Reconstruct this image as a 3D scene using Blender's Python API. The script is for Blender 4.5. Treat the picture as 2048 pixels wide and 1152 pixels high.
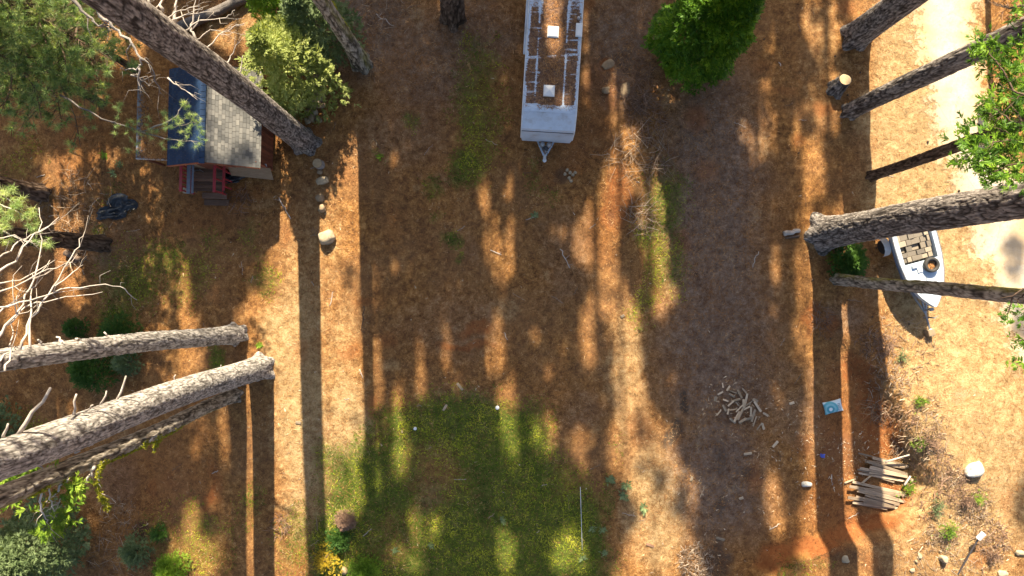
import bpy, math, random
import numpy as np
from mathutils import Vector, Matrix
random.seed(7)
rng = np.random.default_rng(11)
R = math.radians
for o in list(bpy.data.objects): bpy.data.objects.remove(o)
SC = bpy.context.scene
COL = SC.collection

# ------------------------------------------------------------------ camera, sky, sun, exposure
H = 31.0                      # drone height above the yard
S = 0.0225                    # metres per photograph pixel on the ground
cam = bpy.data.cameras.new('camera'); camo = bpy.data.objects.new('camera', cam); COL.objects.link(camo)
camo.location = (0, 0, H); camo.rotation_euler = (0, 0, 0)
cam.sensor_width = 36.0; cam.lens = 36.0*H/(2048*S); cam.clip_end = 2000; cam.clip_start = 0.1
SC.camera = camo
ELEV = 37.0; AZ = -1.0        # sun stands beyond the top of the picture
sd = Vector((math.sin(R(AZ))*math.cos(R(ELEV)), math.cos(R(AZ))*math.cos(R(ELEV)), math.sin(R(ELEV))))
w = bpy.data.worlds.new('World'); SC.world = w; w.use_nodes = True
nt = w.node_tree; bg = nt.nodes['Background']
sk = nt.nodes.new('ShaderNodeTexSky'); sk.sky_type = 'NISHITA'; sk.sun_disc = False
sk.sun_elevation = R(ELEV); sk.sun_rotation = R(AZ); sk.air_density = 1.0; sk.dust_density = 2.5; sk.ozone_density = 0.6
nt.links.new(sk.outputs['Color'], bg.inputs['Color']); bg.inputs['Strength'].default_value = 0.064
sl = bpy.data.lights.new('sun', 'SUN'); sl.energy = 5.0; sl.angle = R(0.55); sl.color = (1.0, 0.86, 0.62)
so = bpy.data.objects.new('sun', sl); COL.objects.link(so)
so.rotation_euler = sd.to_track_quat('Z', 'Y').to_euler(); so.location = (0, 60, 60)
SC.view_settings.view_transform = 'Standard'; SC.view_settings.look = 'None'
SC.view_settings.exposure = 1.75; SC.view_settings.gamma = 1.0
TANE = math.tan(R(ELEV)); SHX = math.sin(R(-AZ))/TANE; SHY = -math.cos(R(AZ))/TANE   # shadow offset per metre of height

# ------------------------------------------------------------------ helpers
def hash3(i, j, k, s):
    n = (i*374761393 + j*668265263 + k*1274126177 + s*974634777) & 0xffffffff
    n = ((n ^ (n >> 13))*1274126177) & 0xffffffff
    return ((n ^ (n >> 16)) & 0xffff)/65535.0
def vnoise(p, s=0):
    p = np.asarray(p, float); f = np.floor(p); i = f.astype(np.int64); t = p-f; t = t*t*(3-2*t)
    out = 0
    for a in (0, 1):
        wa = t[..., 0] if a else 1-t[..., 0]
        for b in (0, 1):
            wb = t[..., 1] if b else 1-t[..., 1]
            for c in (0, 1):
                wc = t[..., 2] if c else 1-t[..., 2]
                out = out + wa*wb*wc*hash3(i[..., 0]+a, i[..., 1]+b, i[..., 2]+c, s)
    return out*2-1
def fbm(x, y, sc, s=0, o=3):
    x = np.asarray(x, float); y = np.asarray(y, float); r = 0; a = 1
    for q in range(o):
        r = r + a*vnoise(np.stack([x*sc, y*sc, np.zeros_like(x)+q*7.3], -1), s+q); sc *= 2.1; a *= .5
    return r/1.6
def sstep(a, b, x):
    t = np.clip((x-a)/(b-a), 0, 1); return t*t*(3-2*t)
def polymask(px, py, poly, soft):
    """1 inside the polygon, 0 outside, soft edge in photograph pixels"""
    px = np.asarray(px, float); py = np.asarray(py, float)
    ins = np.zeros(px.shape, bool); d = np.full(px.shape, 1e9)
    n = len(poly)
    for i in range(n):
        x1, y1 = poly[i]; x2, y2 = poly[(i+1) % n]
        c = ((y1 > py) != (y2 > py)) & (px < (x2-x1)*(py-y1)/((y2-y1) or 1e-9)+x1)
        ins ^= c
        l2 = (x2-x1)**2+(y2-y1)**2+1e-9
        t = np.clip(((px-x1)*(x2-x1)+(py-y1)*(y2-y1))/l2, 0, 1)
        d = np.minimum(d, np.hypot(px-x1-t*(x2-x1), py-y1-t*(y2-y1)))
    sdist = np.where(ins, d, -d)
    return sstep(-soft, soft, sdist)
def ell(px, py, lst, soft=.35):
    m = np.zeros(np.shape(px))
    for e in lst:
        cx, cy, rx, ry = e[:4]; k = e[4] if len(e) > 4 else 1.0
        r = np.hypot((px-cx)/rx, (py-cy)/ry)
        m = np.maximum(m, k*(1-sstep(1-soft, 1+soft, r)))
    return m

# ------------------------------------------------------------------ terrain height
HIGH = [(1612, 600), (1640, 650), (1692, 690), (1740, 748), (1768, 800), (1790, 860), (1828, 915), (1838, 968), (1806, 1015), (1762, 1046),
        (1692, 1064), (1640, 1070), (1590, 1088), (1530, 1108), (1490, 1170), (1490, 1700), (3000, 1700), (3000, 520), (1640, 520)]
FEET = [(612, 285), (725, 128), (906, 34), (474, 668), (522, 735), (470, 790), (1712, 72), (1700, 222), (1742, 352), (1652, 466), (1672, 558), (207, 488), (84, 386)]
def tpx(X, Y): return 1024+X/S, 576-Y/S
def height(X, Y):
    X = np.asarray(X, float); Y = np.asarray(Y, float); px, py = tpx(X, Y)
    jx = px+14*fbm(X, Y, .9, 41); jy = py+14*fbm(X, Y, .9, 42)
    hi = polymask(jx, jy, HIGH, 17)*(.12+.95*sstep(600, 860, py))
    berm = ell(jx, jy, [(1245, 330, 42, 190, .42), (1270, 250, 45, 90, .3), (1232, 420, 22, 70, -.2)], .6)
    left = -.25*sstep(520, 200, px)*sstep(330, 480, py)
    mound = 0
    for bx_, by_ in FEET: mound = np.maximum(mound, .16*np.exp(-((px-bx_)**2+(py-by_)**2)/46.0**2))
    h = hi+berm+left+mound+.10*fbm(X, Y, .16, 3)+.04*fbm(X, Y, 1.1, 5)+.022*fbm(X, Y, 3.8, 9, 3)
    return h
def P(px, py, z=0.0):
    k = S*(H-z)/H
    return Vector(((px-1024)*k, (576-py)*k, z))
FH = {}
def hz(x, y):
    if not FH:
        FH['x'] = np.arange(-30, 30.01, .1); FH['y'] = np.arange(-20, 20.01, .1); a, b = np.meshgrid(FH['x'], FH['y']); FH['z'] = height(a, b)
    i = (x+30)/.1; j = (y+20)/.1
    if not (0 <= i < 599 and 0 <= j < 399): return float(height(x, y))
    a = int(i); b = int(j); u = i-a; v = j-b; z = FH['z']
    return float(z[b, a]*(1-u)*(1-v)+z[b, a+1]*u*(1-v)+z[b+1, a]*(1-u)*v+z[b+1, a+1]*u*v)
def G(px, py, dz=0.0):
    z = 0.0
    for _ in range(4):
        p = P(px, py, z); z = hz(p.x, p.y)
    return Vector((p.x, p.y, z+dz))
def hzv(X, Y):
    hz(0.0, 0.0); i = np.clip((X+30)/.1, 0, 598.99); j = np.clip((Y+20)/.1, 0, 398.99); a = i.astype(int); b = j.astype(int); u = i-a; v = j-b; z = FH['z']
    return z[b, a]*(1-u)*(1-v)+z[b, a+1]*u*(1-v)+z[b+1, a]*(1-u)*v+z[b+1, a+1]*u*v
def Garr(px, py):
    z = np.zeros(np.shape(px))
    for _ in range(3):
        k = S*(H-z)/H; X = (px-1024)*k; Y = (576-py)*k; z = hzv(X, Y)
    return X, Y, z

# ------------------------------------------------------------------ mesh building
def mesh_np(name, v, f, mats, parent=None, smooth=False, attrs=None, vattrs=None, mi=None):
    v = np.asarray(v, np.float32).reshape(-1, 3); f = np.asarray(f, np.int32)
    me = bpy.data.meshes.new(name)
    n = f.shape[1]
    me.vertices.add(len(v)); me.vertices.foreach_set('co', v.ravel())
    me.loops.add(f.size); me.loops.foreach_set('vertex_index', f.ravel())
    me.polygons.add(len(f)); me.polygons.foreach_set('loop_start', np.arange(0, f.size, n, dtype=np.int32))
    if smooth: me.polygons.foreach_set('use_smooth', np.ones(len(f), bool))
    for m in (mats if isinstance(mats, (list, tuple)) else [mats]): me.materials.append(m)
    if mi is not None: me.polygons.foreach_set('material_index', np.asarray(mi, np.int32))
    for k, a in (attrs or {}).items():
        me.attributes.new(k, 'FLOAT', 'FACE').data.foreach_set('value', np.asarray(a, np.float32))
    for k, a in (vattrs or {}).items():
        me.attributes.new(k, 'FLOAT', 'POINT').data.foreach_set('value', np.asarray(a, np.float32))
    me.update(); me.validate()
    o = bpy.data.objects.new(name, me); COL.objects.link(o)
    if parent: o.parent = parent
    return o
class MB:
    """collects polygons of any size; build() links them as ONE mesh"""
    def __init__(s): s.v = []; s.f = []; s.t = []
    def add(s, v, f, tint=None):
        b = len(s.v); s.v += [tuple(p) for p in v]; s.f += [tuple(i+b for i in q) for q in f]
        s.t += [random.random() if tint is None else tint]*len(f); return s
    def box(s, c, d, rz=0, bev=0.0, M=None, tint=None):
        x, y, z = d[0]/2, d[1]/2, d[2]/2; b = min(bev, x*.45, y*.45, z*.45)
        if b > 0:
            vs = []; 
            for sz in (-1, 1):
                for (a, e) in ((1, 0), (0, 1)):
                    pass
            rings = [(-z, b), (-z+b, 0), (z-b, 0), (z, b)]
            for zz, ins in rings:
                for (cx, cy) in ((-1, -1), (1, -1), (1, 1), (-1, 1)):
                    vs.append((cx*(x-ins), cy*(y-ins), zz))
            fs = [(3, 2, 1, 0), (12, 13, 14, 15)]
            for k in range(3):
                for i in range(4):
                    j = (i+1) % 4; fs.append((k*4+i, k*4+j, k*4+4+j, k*4+4+i))
        else:
            vs = [(-x, -y, -z), (x, -y, -z), (x, y, -z), (-x, y, -z), (-x, -y, z), (x, -y, z), (x, y, z), (-x, y, z)]
            fs = [(3, 2, 1, 0), (4, 5, 6, 7), (0, 1, 5, 4), (1, 2, 6, 5), (2, 3, 7, 6), (3, 0, 4, 7)]
        T = Matrix.Translation(Vector(c)) @ (M if M is not None else Matrix.Rotation(rz, 4, 'Z'))
        return s.add([T @ Vector(p) for p in vs], fs, tint)
    def tube(s, pts, rad, n=6, cap=True, tint=None):
        pts = [Vector(p) for p in pts]; m = len(pts)
        if not hasattr(rad, '__len__'): rad = [rad]*m
        vs = []; u = None
        for i in range(m):
            t = (pts[min(i+1, m-1)]-pts[max(i-1, 0)])
            t = t.normalized() if t.length > 1e-6 else Vector((0, 0, 1))
            if u is None: u = t.orthogonal().normalized()
            u = (u-t*u.dot(t)); u = u.normalized() if u.length > 1e-6 else t.orthogonal().normalized()
            b = t.cross(u)
            for k in range(n):
                a = 2*math.pi*k/n; vs.append(pts[i]+(u*math.cos(a)+b*math.sin(a))*rad[i])
        fs = []
        for i in range(m-1):
            for k in range(n):
                l = (k+1) % n; fs.append((i*n+k, i*n+l, i*n+n+l, i*n+n+k))
        if cap: fs += [tuple(range(n-1, -1, -1)), tuple(range((m-1)*n, m*n))]
        return s.add(vs, fs, tint)
    def lathe(s, c, prof, n=24, M=None, tint=None):
        T = Matrix.Translation(Vector(c)) @ (M if M is not None else Matrix.Identity(4))
        vs = []; m = len(prof)
        for r, z in prof:
            for k in range(n):
                a = 2*math.pi*k/n; vs.append(T @ Vector((r*math.cos(a), r*math.sin(a), z)))
        fs = []
        for i in range(m-1):
            for k in range(n):
                l = (k+1) % n; fs.append((i*n+k, i*n+l, i*n+n+l, i*n+n+k))
        if prof[0][0] > .001: fs.append(tuple(range(n-1, -1, -1)))
        if prof[-1][0] > .001: fs.append(tuple(range((m-1)*n, m*n)))
        return s.add(vs, fs, tint)
    def build(s, name, mat, parent=None, smooth=False):
        me = bpy.data.meshes.new(name); me.from_pydata([tuple(v) for v in s.v], [], s.f)
        me.materials.append(mat)
        if smooth: me.polygons.foreach_set('use_smooth', np.ones(len(s.f), bool))
        me.attributes.new('tint', 'FLOAT', 'FACE').data.foreach_set('value', np.asarray(s.t, np.float32))
        me.attributes.new('plate', 'FLOAT', 'FACE').data.foreach_set('value', np.asarray(s.t, np.float32)*.5+.4)
        me.update(); o = bpy.data.objects.new(name, me); COL.objects.link(o)
        if parent: o.parent = parent
        return o
def tag(o, label=None, cat=None, group=None, kind=None):
    if label: o['label'] = label
    if cat: o['category'] = cat
    if group: o['group'] = group
    if kind: o['kind'] = kind
    return o
def empty(name, loc, label, cat, group=None, rz=0):
    o = bpy.data.objects.new(name, None); COL.objects.link(o); o.location = loc; o.rotation_euler = (0, 0, rz)
    o.empty_display_size = .2
    return tag(o, label, cat, group)
def local(o, p):                     # world point -> coordinates of an unscaled Empty
    return Matrix.Rotation(-o.rotation_euler.z, 4, 'Z') @ (Vector(p)-Vector(o.location))

# ------------------------------------------------------------------ materials
def M(name, build):
    m = bpy.data.materials.new(name); m.use_nodes = True; n = m.node_tree.nodes; l = m.node_tree.links
    b = n['Principled BSDF']; b.inputs['Roughness'].default_value = .85
    build(m, n, l, b); return m
def ramp(n, cols):
    r = n.new('ShaderNodeValToRGB'); e = r.color_ramp.elements
    while len(e) < len(cols): e.new(.5)
    for q, (p, c) in zip(e, cols): q.position = p; q.color = (*c, 1)
    return r
def noise(n, l, scale, detail=4, vec=None, rough=.6, dim=None):
    t = n.new('ShaderNodeTexNoise'); t.inputs['Scale'].default_value = scale; t.inputs['Detail'].default_value = detail
    t.inputs['Roughness'].default_value = rough
    if vec is not None: l.new(vec, t.inputs['Vector'])
    return t
def attr(n, name):
    a = n.new('ShaderNodeAttribute'); a.attribute_name = name; return a
def mixc(n, l, fac, a, b, mode='MIX'):
    x = n.new('ShaderNodeMix'); x.data_type = 'RGBA'; x.blend_type = mode
    for sock, val in ((x.inputs[0], fac), (x.inputs[6], a), (x.inputs[7], b)):
        if isinstance(val, (int, float)): sock.default_value = val
        elif isinstance(val, tuple): sock.default_value = (*val, 1)
        else: l.new(val, sock)
    return x.outputs[2]
def math_(n, l, op, a, b=None, clamp=False):
    x = n.new('ShaderNodeMath'); x.operation = op; x.use_clamp = clamp
    for i, v in enumerate((a, b)):
        if v is None: continue
        if isinstance(v, (int, float)): x.inputs[i].default_value = v
        else: l.new(v, x.inputs[i])
    return x.outputs[0]
def bump(n, l, b, hgt, strength=.5, dist=.05):
    x = n.new('ShaderNodeBump'); x.inputs['Strength'].default_value = strength; x.inputs['Distance'].default_value = dist
    l.new(hgt, x.inputs['Height']); l.new(x.outputs[0], b.inputs['Normal']); return x
def plain(name, c, rough=.6, metal=0, var=.12, sc=6.0, dirt=None):
    def f(m, n, l, b):
        b.inputs['Roughness'].default_value = rough; b.inputs['Metallic'].default_value = metal
        tc = n.new('ShaderNodeTexCoord'); t = noise(n, l, sc, 5, tc.outputs['Object'])
        lo = tuple(x*(1-2*var) for x in c); hi = tuple(min(1, x*(1+var)) for x in c)
        r = ramp(n, [(.3, lo), (.7, hi)]); l.new(t.outputs[0], r.inputs[0]); out = r.outputs[0]
        if dirt:
            t2 = noise(n, l, sc*.5, 6, tc.outputs['Object'], .7); r2 = ramp(n, [(.5, (0, 0, 0)), (.68, (1, 1, 1))]); l.new(t2.outputs[0], r2.inputs[0])
            out = mixc(n, l, math_(n, l, 'MULTIPLY', r2.outputs[0], dirt[1]), out, dirt[0])
        l.new(out, b.inputs['Base Color']); bump(n, l, b, t.outputs[0], .25, .01)
    return M(name, f)
def tinted(name, cols, rough=.85, trans=0.0, transcol=None):
    def f(m, n, l, b):
        b.inputs['Roughness'].default_value = rough; b.inputs['Specular IOR Level'].default_value = .25
        a = attr(n, 'tint'); r = ramp(n, cols); l.new(a.outputs['Fac'], r.inputs[0]); l.new(r.outputs[0], b.inputs['Base Color'])
        if trans:
            t = n.new('ShaderNodeBsdfTranslucent'); x = n.new('ShaderNodeMixShader'); x.inputs[0].default_value = trans
            l.new(mixc(n, l, 1.0, r.outputs[0], transcol or (1.3, 1.25, .5), 'MULTIPLY'), t.inputs['Color'])
            l.new(b.outputs[0], x.inputs[1]); l.new(t.outputs[0], x.inputs[2]); l.new(x.outputs[0], n['Material Output'].inputs[0])
    return M(name, f)
def woody(name, c1, c2, scale=(2, 30, 30)):
    def f(m, n, l, b):
        tc = n.new('ShaderNodeTexCoord'); mp = n.new('ShaderNodeMapping'); mp.inputs['Scale'].default_value = scale
        l.new(tc.outputs['Object'], mp.inputs[0]); t = noise(n, l, 1.0, 6, mp.outputs[0], .7)
        r = ramp(n, [(.3, c1), (.7, c2)]); l.new(t.outputs[0], r.inputs[0])
        a = attr(n, 'tint'); out = mixc(n, l, 1.0, r.outputs[0], ramp_from(n, l, a.outputs['Fac'], .45, 1.3), 'MULTIPLY')
        l.new(out, b.inputs['Base Color']); bump(n, l, b, t.outputs[0], .4, .01)
    return M(name, f)
def ramp_from(n, l, fac, lo, hi):
    x = n.new('ShaderNodeMapRange'); x.inputs[3].default_value = lo; x.inputs[4].default_value = hi; l.new(fac, x.inputs[0])
    c = n.new('ShaderNodeCombineColor')
    for i in range(3): l.new(x.outputs[0], c.inputs[i])
    return c.outputs[0]

def ground_mat(m, n, l, b):
    b.inputs['Roughness'].default_value = .95; b.inputs['Specular IOR Level'].default_value = .1
    geo = n.new('ShaderNodeNewGeometry'); pos = geo.outputs['Position']
    big = noise(n, l, .35, 4, pos); mid = noise(n, l, 2.6, 5, pos, .65); fine = noise(n, l, 6.5, 7, pos, .9); tiny = noise(n, l, 42, 3, pos, .8)
    r1 = ramp(n, [(.40, (.075, .034, .015)), (.465, (.24, .112, .040)), (.525, (.43, .21, .068)), (.60, (.74, .42, .16))])
    v = math_(n, l, 'ADD', math_(n, l, 'MULTIPLY', fine.outputs[0], .46), math_(n, l, 'ADD', math_(n, l, 'MULTIPLY', mid.outputs[0], .33), math_(n, l, 'MULTIPLY', tiny.outputs[0], .21)))
    l.new(v, r1.inputs[0]); c = r1.outputs[0]
    rg = ramp(n, [(.42, (0, 0, 0)), (.62, (.75, .75, .75))]); l.new(big.outputs[0], rg.inputs[0])
    c = mixc(n, l, rg.outputs[0], c, mixc(n, l, .6, c, (.27, .155, .085)))
    def layer(c, name, colr, k=1.0):
        a = attr(n, name)
        f = math_(n, l, 'ADD', a.outputs['Fac'], math_(n, l, 'MULTIPLY', math_(n, l, 'SUBTRACT', mid.outputs[0], .5), .55))
        f = math_(n, l, 'ADD', f, math_(n, l, 'MULTIPLY', math_(n, l, 'SUBTRACT', fine.outputs[0], .5), .5))
        rr = ramp(n, [(.25, (0, 0, 0)), (.75, (1, 1, 1))]); l.new(f, rr.inputs[0])
        f = math_(n, l, 'MULTIPLY', math_(n, l, 'MULTIPLY', rr.outputs[0], sat(n, l, a.outputs['Fac'])), k)
        rc = ramp(n, colr); l.new(v, rc.inputs[0])
        return mixc(n, l, f, c, rc.outputs[0])
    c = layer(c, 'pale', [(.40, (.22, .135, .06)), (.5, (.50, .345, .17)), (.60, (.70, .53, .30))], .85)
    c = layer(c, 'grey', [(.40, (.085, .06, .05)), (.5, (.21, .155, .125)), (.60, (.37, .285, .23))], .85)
    c = layer(c, 'clay', [(.3, (.21, .07, .025)), (.5, (.36, .125, .042)), (.7, (.47, .19, .07))], .9)
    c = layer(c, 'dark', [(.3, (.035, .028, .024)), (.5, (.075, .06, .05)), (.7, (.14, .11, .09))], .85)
    c = layer(c, 'grass', [(.36, (.035, .062, .012)), (.5, (.10, .135, .025)), (.64, (.27, .28, .06))], .9)
    l.new(c, b.inputs['Base Color'])
    hh = math_(n, l, 'ADD', fine.outputs[0], math_(n, l, 'MULTIPLY', tiny.outputs[0], .6)); bump(n, l, b, hh, 1.0, .09)
def sat(n, l, f):
    x = n.new('ShaderNodeMapRange'); x.inputs[1].default_value = 0; x.inputs[2].default_value = .18; l.new(f, x.inputs[0]); return x.outputs[0]
MAT = {}
MAT['ground'] = M('needle_ground', ground_mat)
def road_mat(m, n, l, b):
    b.inputs['Roughness'].default_value = .9
    geo = n.new('ShaderNodeNewGeometry'); pos = geo.outputs['Position']
    t = noise(n, l, 9, 8, pos, .8); r = ramp(n, [(.3, (.38, .33, .26)), (.7, (.54, .48, .39))]); l.new(t.outputs[0], r.inputs[0])
    t2 = noise(n, l, .55, 6, pos, .7); r2 = ramp(n, [(.44, (0, 0, 0)), (.6, (1, 1, 1))]); l.new(t2.outputs[0], r2.inputs[0])
    e = attr(n, 'edge'); f = math_(n, l, 'ADD', math_(n, l, 'MULTIPLY', r2.outputs[0], .45), math_(n, l, 'MULTIPLY', e.outputs['Fac'], math_(n, l, 'ADD', t.outputs[0], .45)), True)
    c = mixc(n, l, f, r.outputs[0], (.45, .285, .125))
    # fine cracks
    vo = n.new('ShaderNodeTexVoronoi'); vo.feature = 'DISTANCE_TO_EDGE'; vo.inputs['Scale'].default_value = .33
    wv = noise(n, l, 1.5, 4, pos); l.new(mixc(n, l, .12, pos, wv.outputs['Color']), vo.inputs['Vector'])
    rc = ramp(n, [(0, (1, 1, 1)), (.006, (0, 0, 0))]); l.new(vo.outputs[0], rc.inputs[0])
    c = mixc(n, l, math_(n, l, 'MULTIPLY', rc.outputs[0], .35), c, (.22, .18, .13))
    l.new(c, b.inputs['Base Color']); bump(n, l, b, t.outputs[0], .3, .01)
    t5 = noise(n, l, 2.2, 7, pos, .75); h5 = math_(n, l, 'ADD', math_(n, l, 'MULTIPLY', e.outputs['Fac'], 1.0), math_(n, l, 'MULTIPLY', math_(n, l, 'SUBTRACT', t5.outputs[0], .5), 2.6))
    r5 = ramp(n, [(.45, (0, 0, 0)), (.8, (1, 1, 1))]); l.new(h5, r5.inputs[0]); f5 = math_(n, l, 'MULTIPLY', r5.outputs[0], sat(n, l, e.outputs['Fac']))
    f5 = math_(n, l, 'MAXIMUM', f5, math_(n, l, 'GREATER_THAN', e.outputs['Fac'], .93))
    tb = n.new('ShaderNodeBsdfTransparent'); mx = n.new('ShaderNodeMixShader'); l.new(f5, mx.inputs[0]); l.new(b.outputs[0], mx.inputs[1]); l.new(tb.outputs[0], mx.inputs[2]); l.new(mx.outputs[0], n['Material Output'].inputs[0])
MAT['road'] = M('worn_asphalt', road_mat)
def bark_mat(c0, c1, c2, moss=None):
    def f(m, n, l, b):
        b.inputs['Roughness'].default_value = .95; b.inputs['Specular IOR Level'].default_value = .1
        tc = n.new('ShaderNodeTexCoord'); mp = n.new('ShaderNodeMapping'); mp.inputs['Scale'].default_value = (16, 16, 3.6)
        l.new(tc.outputs['Object'], mp.inputs[0]); t = noise(n, l, 1.0, 7, mp.outputs[0], .72); t2 = noise(n, l, .9, 3, tc.outputs['Object'])
        d = attr(n, 'plate')
        v = math_(n, l, 'ADD', math_(n, l, 'MULTIPLY', d.outputs['Fac'], .55), math_(n, l, 'MULTIPLY', t.outputs[0], .5))
        r = ramp(n, [(.28, c0), (.5, c1), (.78, c2)]); l.new(v, r.inputs[0]); c = r.outputs[0]
        if moss:
            a = attr(n, 'moss'); f = math_(n, l, 'MULTIPLY', a.outputs['Fac'], math_(n, l, 'MULTIPLY', math_(n, l, 'SUBTRACT', t.outputs[0], .33), 3.2), True)
            c = mixc(n, l, f, c, moss)
        l.new(c, b.inputs['Base Color']); bump(n, l, b, t.outputs[0], .8, .05)
    return f
MAT['bark'] = M('pine_bark', bark_mat((.04, .034, .031), (.165, .146, .136), (.38, .345, .32)))
MAT['bark_pale'] = M('pale_bark', bark_mat((.085, .076, .07), (.29, .27, .255), (.56, .53, .50)))
MAT['bark_moss'] = M('mossy_bark', bark_mat((.06, .05, .04), (.25, .215, .175), (.50, .45, .38), (.32, .30, .02)))
MAT['bark_dark'] = M('dark_bark', bark_mat((.03, .02, .015), (.10, .068, .05), (.21, .15, .115)))
MAT['deadwood'] = plain('bleached_wood', (.50, .44, .39), .9, var=.25, sc=3)
MAT['twig'] = tinted('dry_twigs', [(0, (.13, .08, .05)), (.6, (.30, .21, .14)), (1, (.52, .42, .32))])
MAT['pine'] = tinted('pine_needles', [(0, (.11, .19, .085)), (.5, (.28, .41, .18)), (1, (.54, .62, .28))], .55, .4)
MAT['pine_shade'] = tinted('dark_pine_needles', [(0, (.03, .06, .025)), (.6, (.06, .105, .04)), (1, (.12, .18, .06))], .6, .25)
MAT['cedar'] = tinted('cedar_sprays', [(0, (.03, .08, .008)), (.5, (.085, .20, .014)), (1, (.24, .40, .03))], .5, .3)
MAT['young'] = tinted('young_leaves', [(0, (.14, .18, .045)), (.5, (.33, .39, .12)), (1, (.56, .60, .24))], .6, .4)
MAT['lime'] = tinted('lime_leaves', [(0, (.07, .14, .015)), (.5, (.17, .30, .03)), (1, (.35, .48, .06))], .6, .4)
MAT['yellow'] = tinted('yellow_leaves', [(0, (.30, .22, .02)), (1, (.70, .52, .05))], .6, .4)
MAT['fern'] = tinted('fern_leaves', [(0, (.03, .08, .015)), (1, (.09, .19, .03))], .6, .3)
MAT['sage'] = tinted('sage_leaves', [(0, (.08, .13, .05)), (1, (.24, .31, .15))], .7, .25)
MAT['deadleaf'] = tinted('dead_bush_twigs', [(0, (.11, .065, .045)), (1, (.36, .23, .16))], .9)
MAT['grass'] = tinted('grass_blades', [(0, (.03, .075, .010)), (.36, (.13, .21, .020)), (.65, (.40, .43, .035)), (1, (.60, .56, .08))], .7, .35, (1.4, 1.3, .4))
MAT['drygrass'] = tinted('straw', [(0, (.20, .13, .06)), (.6, (.48, .35, .18)), (1, (.66, .52, .30))], .8, .2)
MAT['needles'] = tinted('fallen_needles', [(0, (.07, .030, .013)), (.45, (.29, .13, .048)), (.75, (.52, .27, .10)), (1, (.74, .50, .26))], .8)
MAT['chips'] = tinted('wood_chips', [(0, (.20, .11, .06)), (.6, (.5, .36, .22)), (1, (.75, .64, .48))], .85)
MAT['moss'] = tinted('yellow_moss', [(0, (.17, .19, .02)), (1, (.45, .44, .04))], .9, .2)
def stone_mat(c):
    def f(m, n, l, b):
        tc = n.new('ShaderNodeTexCoord'); t = noise(n, l, 5, 8, tc.outputs['Object'], .7)
        r = ramp(n, [(.3, tuple(x*.55 for x in c)), (.7, c)]); l.new(t.outputs[0], r.inputs[0]); l.new(r.outputs[0], b.inputs['Base Color'])
        bump(n, l, b, t.outputs[0], .6, .04)
    return f
MAT['stone'] = M('field_stone', stone_mat((.36, .26, .16))); MAT['palestone'] = M('pale_stone', stone_mat((.46, .37, .25))); MAT['whitestone'] = M('white_stone', stone_mat((.72, .69, .62)))
MAT['cutwood'] = plain('cut_wood', (.40, .29, .17), .8, var=.15, sc=8)
MAT['splitwood'] = woody('split_wood', (.33, .23, .14), (.62, .50, .36))
MAT['oldboard'] = woody('weathered_board', (.22, .15, .10), (.50, .39, .28))
MAT['deck'] = woody('brown_deck', (.13, .07, .045), (.26, .15, .095), (3, 40, 40))
MAT['redwood'] = woody('red_stained_wood', (.20, .055, .03), (.40, .13, .06), (20, 20, 2))
MAT['redpaint'] = plain('red_paint', (.42, .035, .045), .6, dirt=((.2, .1, .08), .5))
MAT['bluegrey'] = plain('blue_grey_board', (.20, .24, .31), .6, dirt=((.15, .13, .12), .5))
MAT['ply'] = woody('plywood', (.30, .20, .12), (.44, .32, .21), (3, 12, 12))
MAT['navy'] = tinted('navy_shingles', [(0, (.010, .028, .070)), (.6, (.016, .040, .098)), (1, (.028, .060, .130))], .6)
MAT['shingle'] = tinted('grey_shingles', [(0, (.085, .085, .085)), (.5, (.15, .147, .142)), (1, (.23, .22, .205))], .9)
MAT['under'] = plain('roof_board', (.14, .10, .08), .9)
MAT['white'] = plain('white_paint', (.72, .74, .77), .5, dirt=((.3, .26, .22), .5))
MAT['trailer'] = plain('trailer_skin', (.56, .64, .76), .4, var=.08, sc=2.5, dirt=((.22, .19, .17), .6))
MAT['cap'] = plain('white_plastic', (.80, .80, .80), .4, var=.04)
MAT['rubber'] = plain('black_rubber', (.035, .033, .032), .75)
MAT['steel'] = plain('grey_steel', (.36, .37, .39), .45, .6, dirt=((.25, .12, .06), .5))
MAT['darksteel'] = plain('dark_steel', (.10, .10, .11), .5, .5, dirt=((.2, .09, .05), .5))
MAT['glass'] = plain('dark_glass', (.03, .04, .05), .08)
MAT['blacktarp'] = plain('black_plastic_sheet', (.016, .019, .026), .32, var=.3)
MAT['bluetrash'] = plain('blue_plastic', (.10, .16, .65), .5)
MAT['boat'] = plain('boat_gelcoat', (.52, .62, .74), .3, var=.05, sc=2, dirt=((.42, .33, .22), .35))
MAT['boatstripe'] = plain('boat_stripe', (.10, .20, .36), .35)
MAT['boatgrey'] = tinted('boat_floor_panels', [(0, (.13, .115, .10)), (.5, (.21, .18, .145)), (1, (.33, .28, .22))])
MAT['redlight'] = plain('red_lens', (.55, .06, .05), .3)
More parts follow.
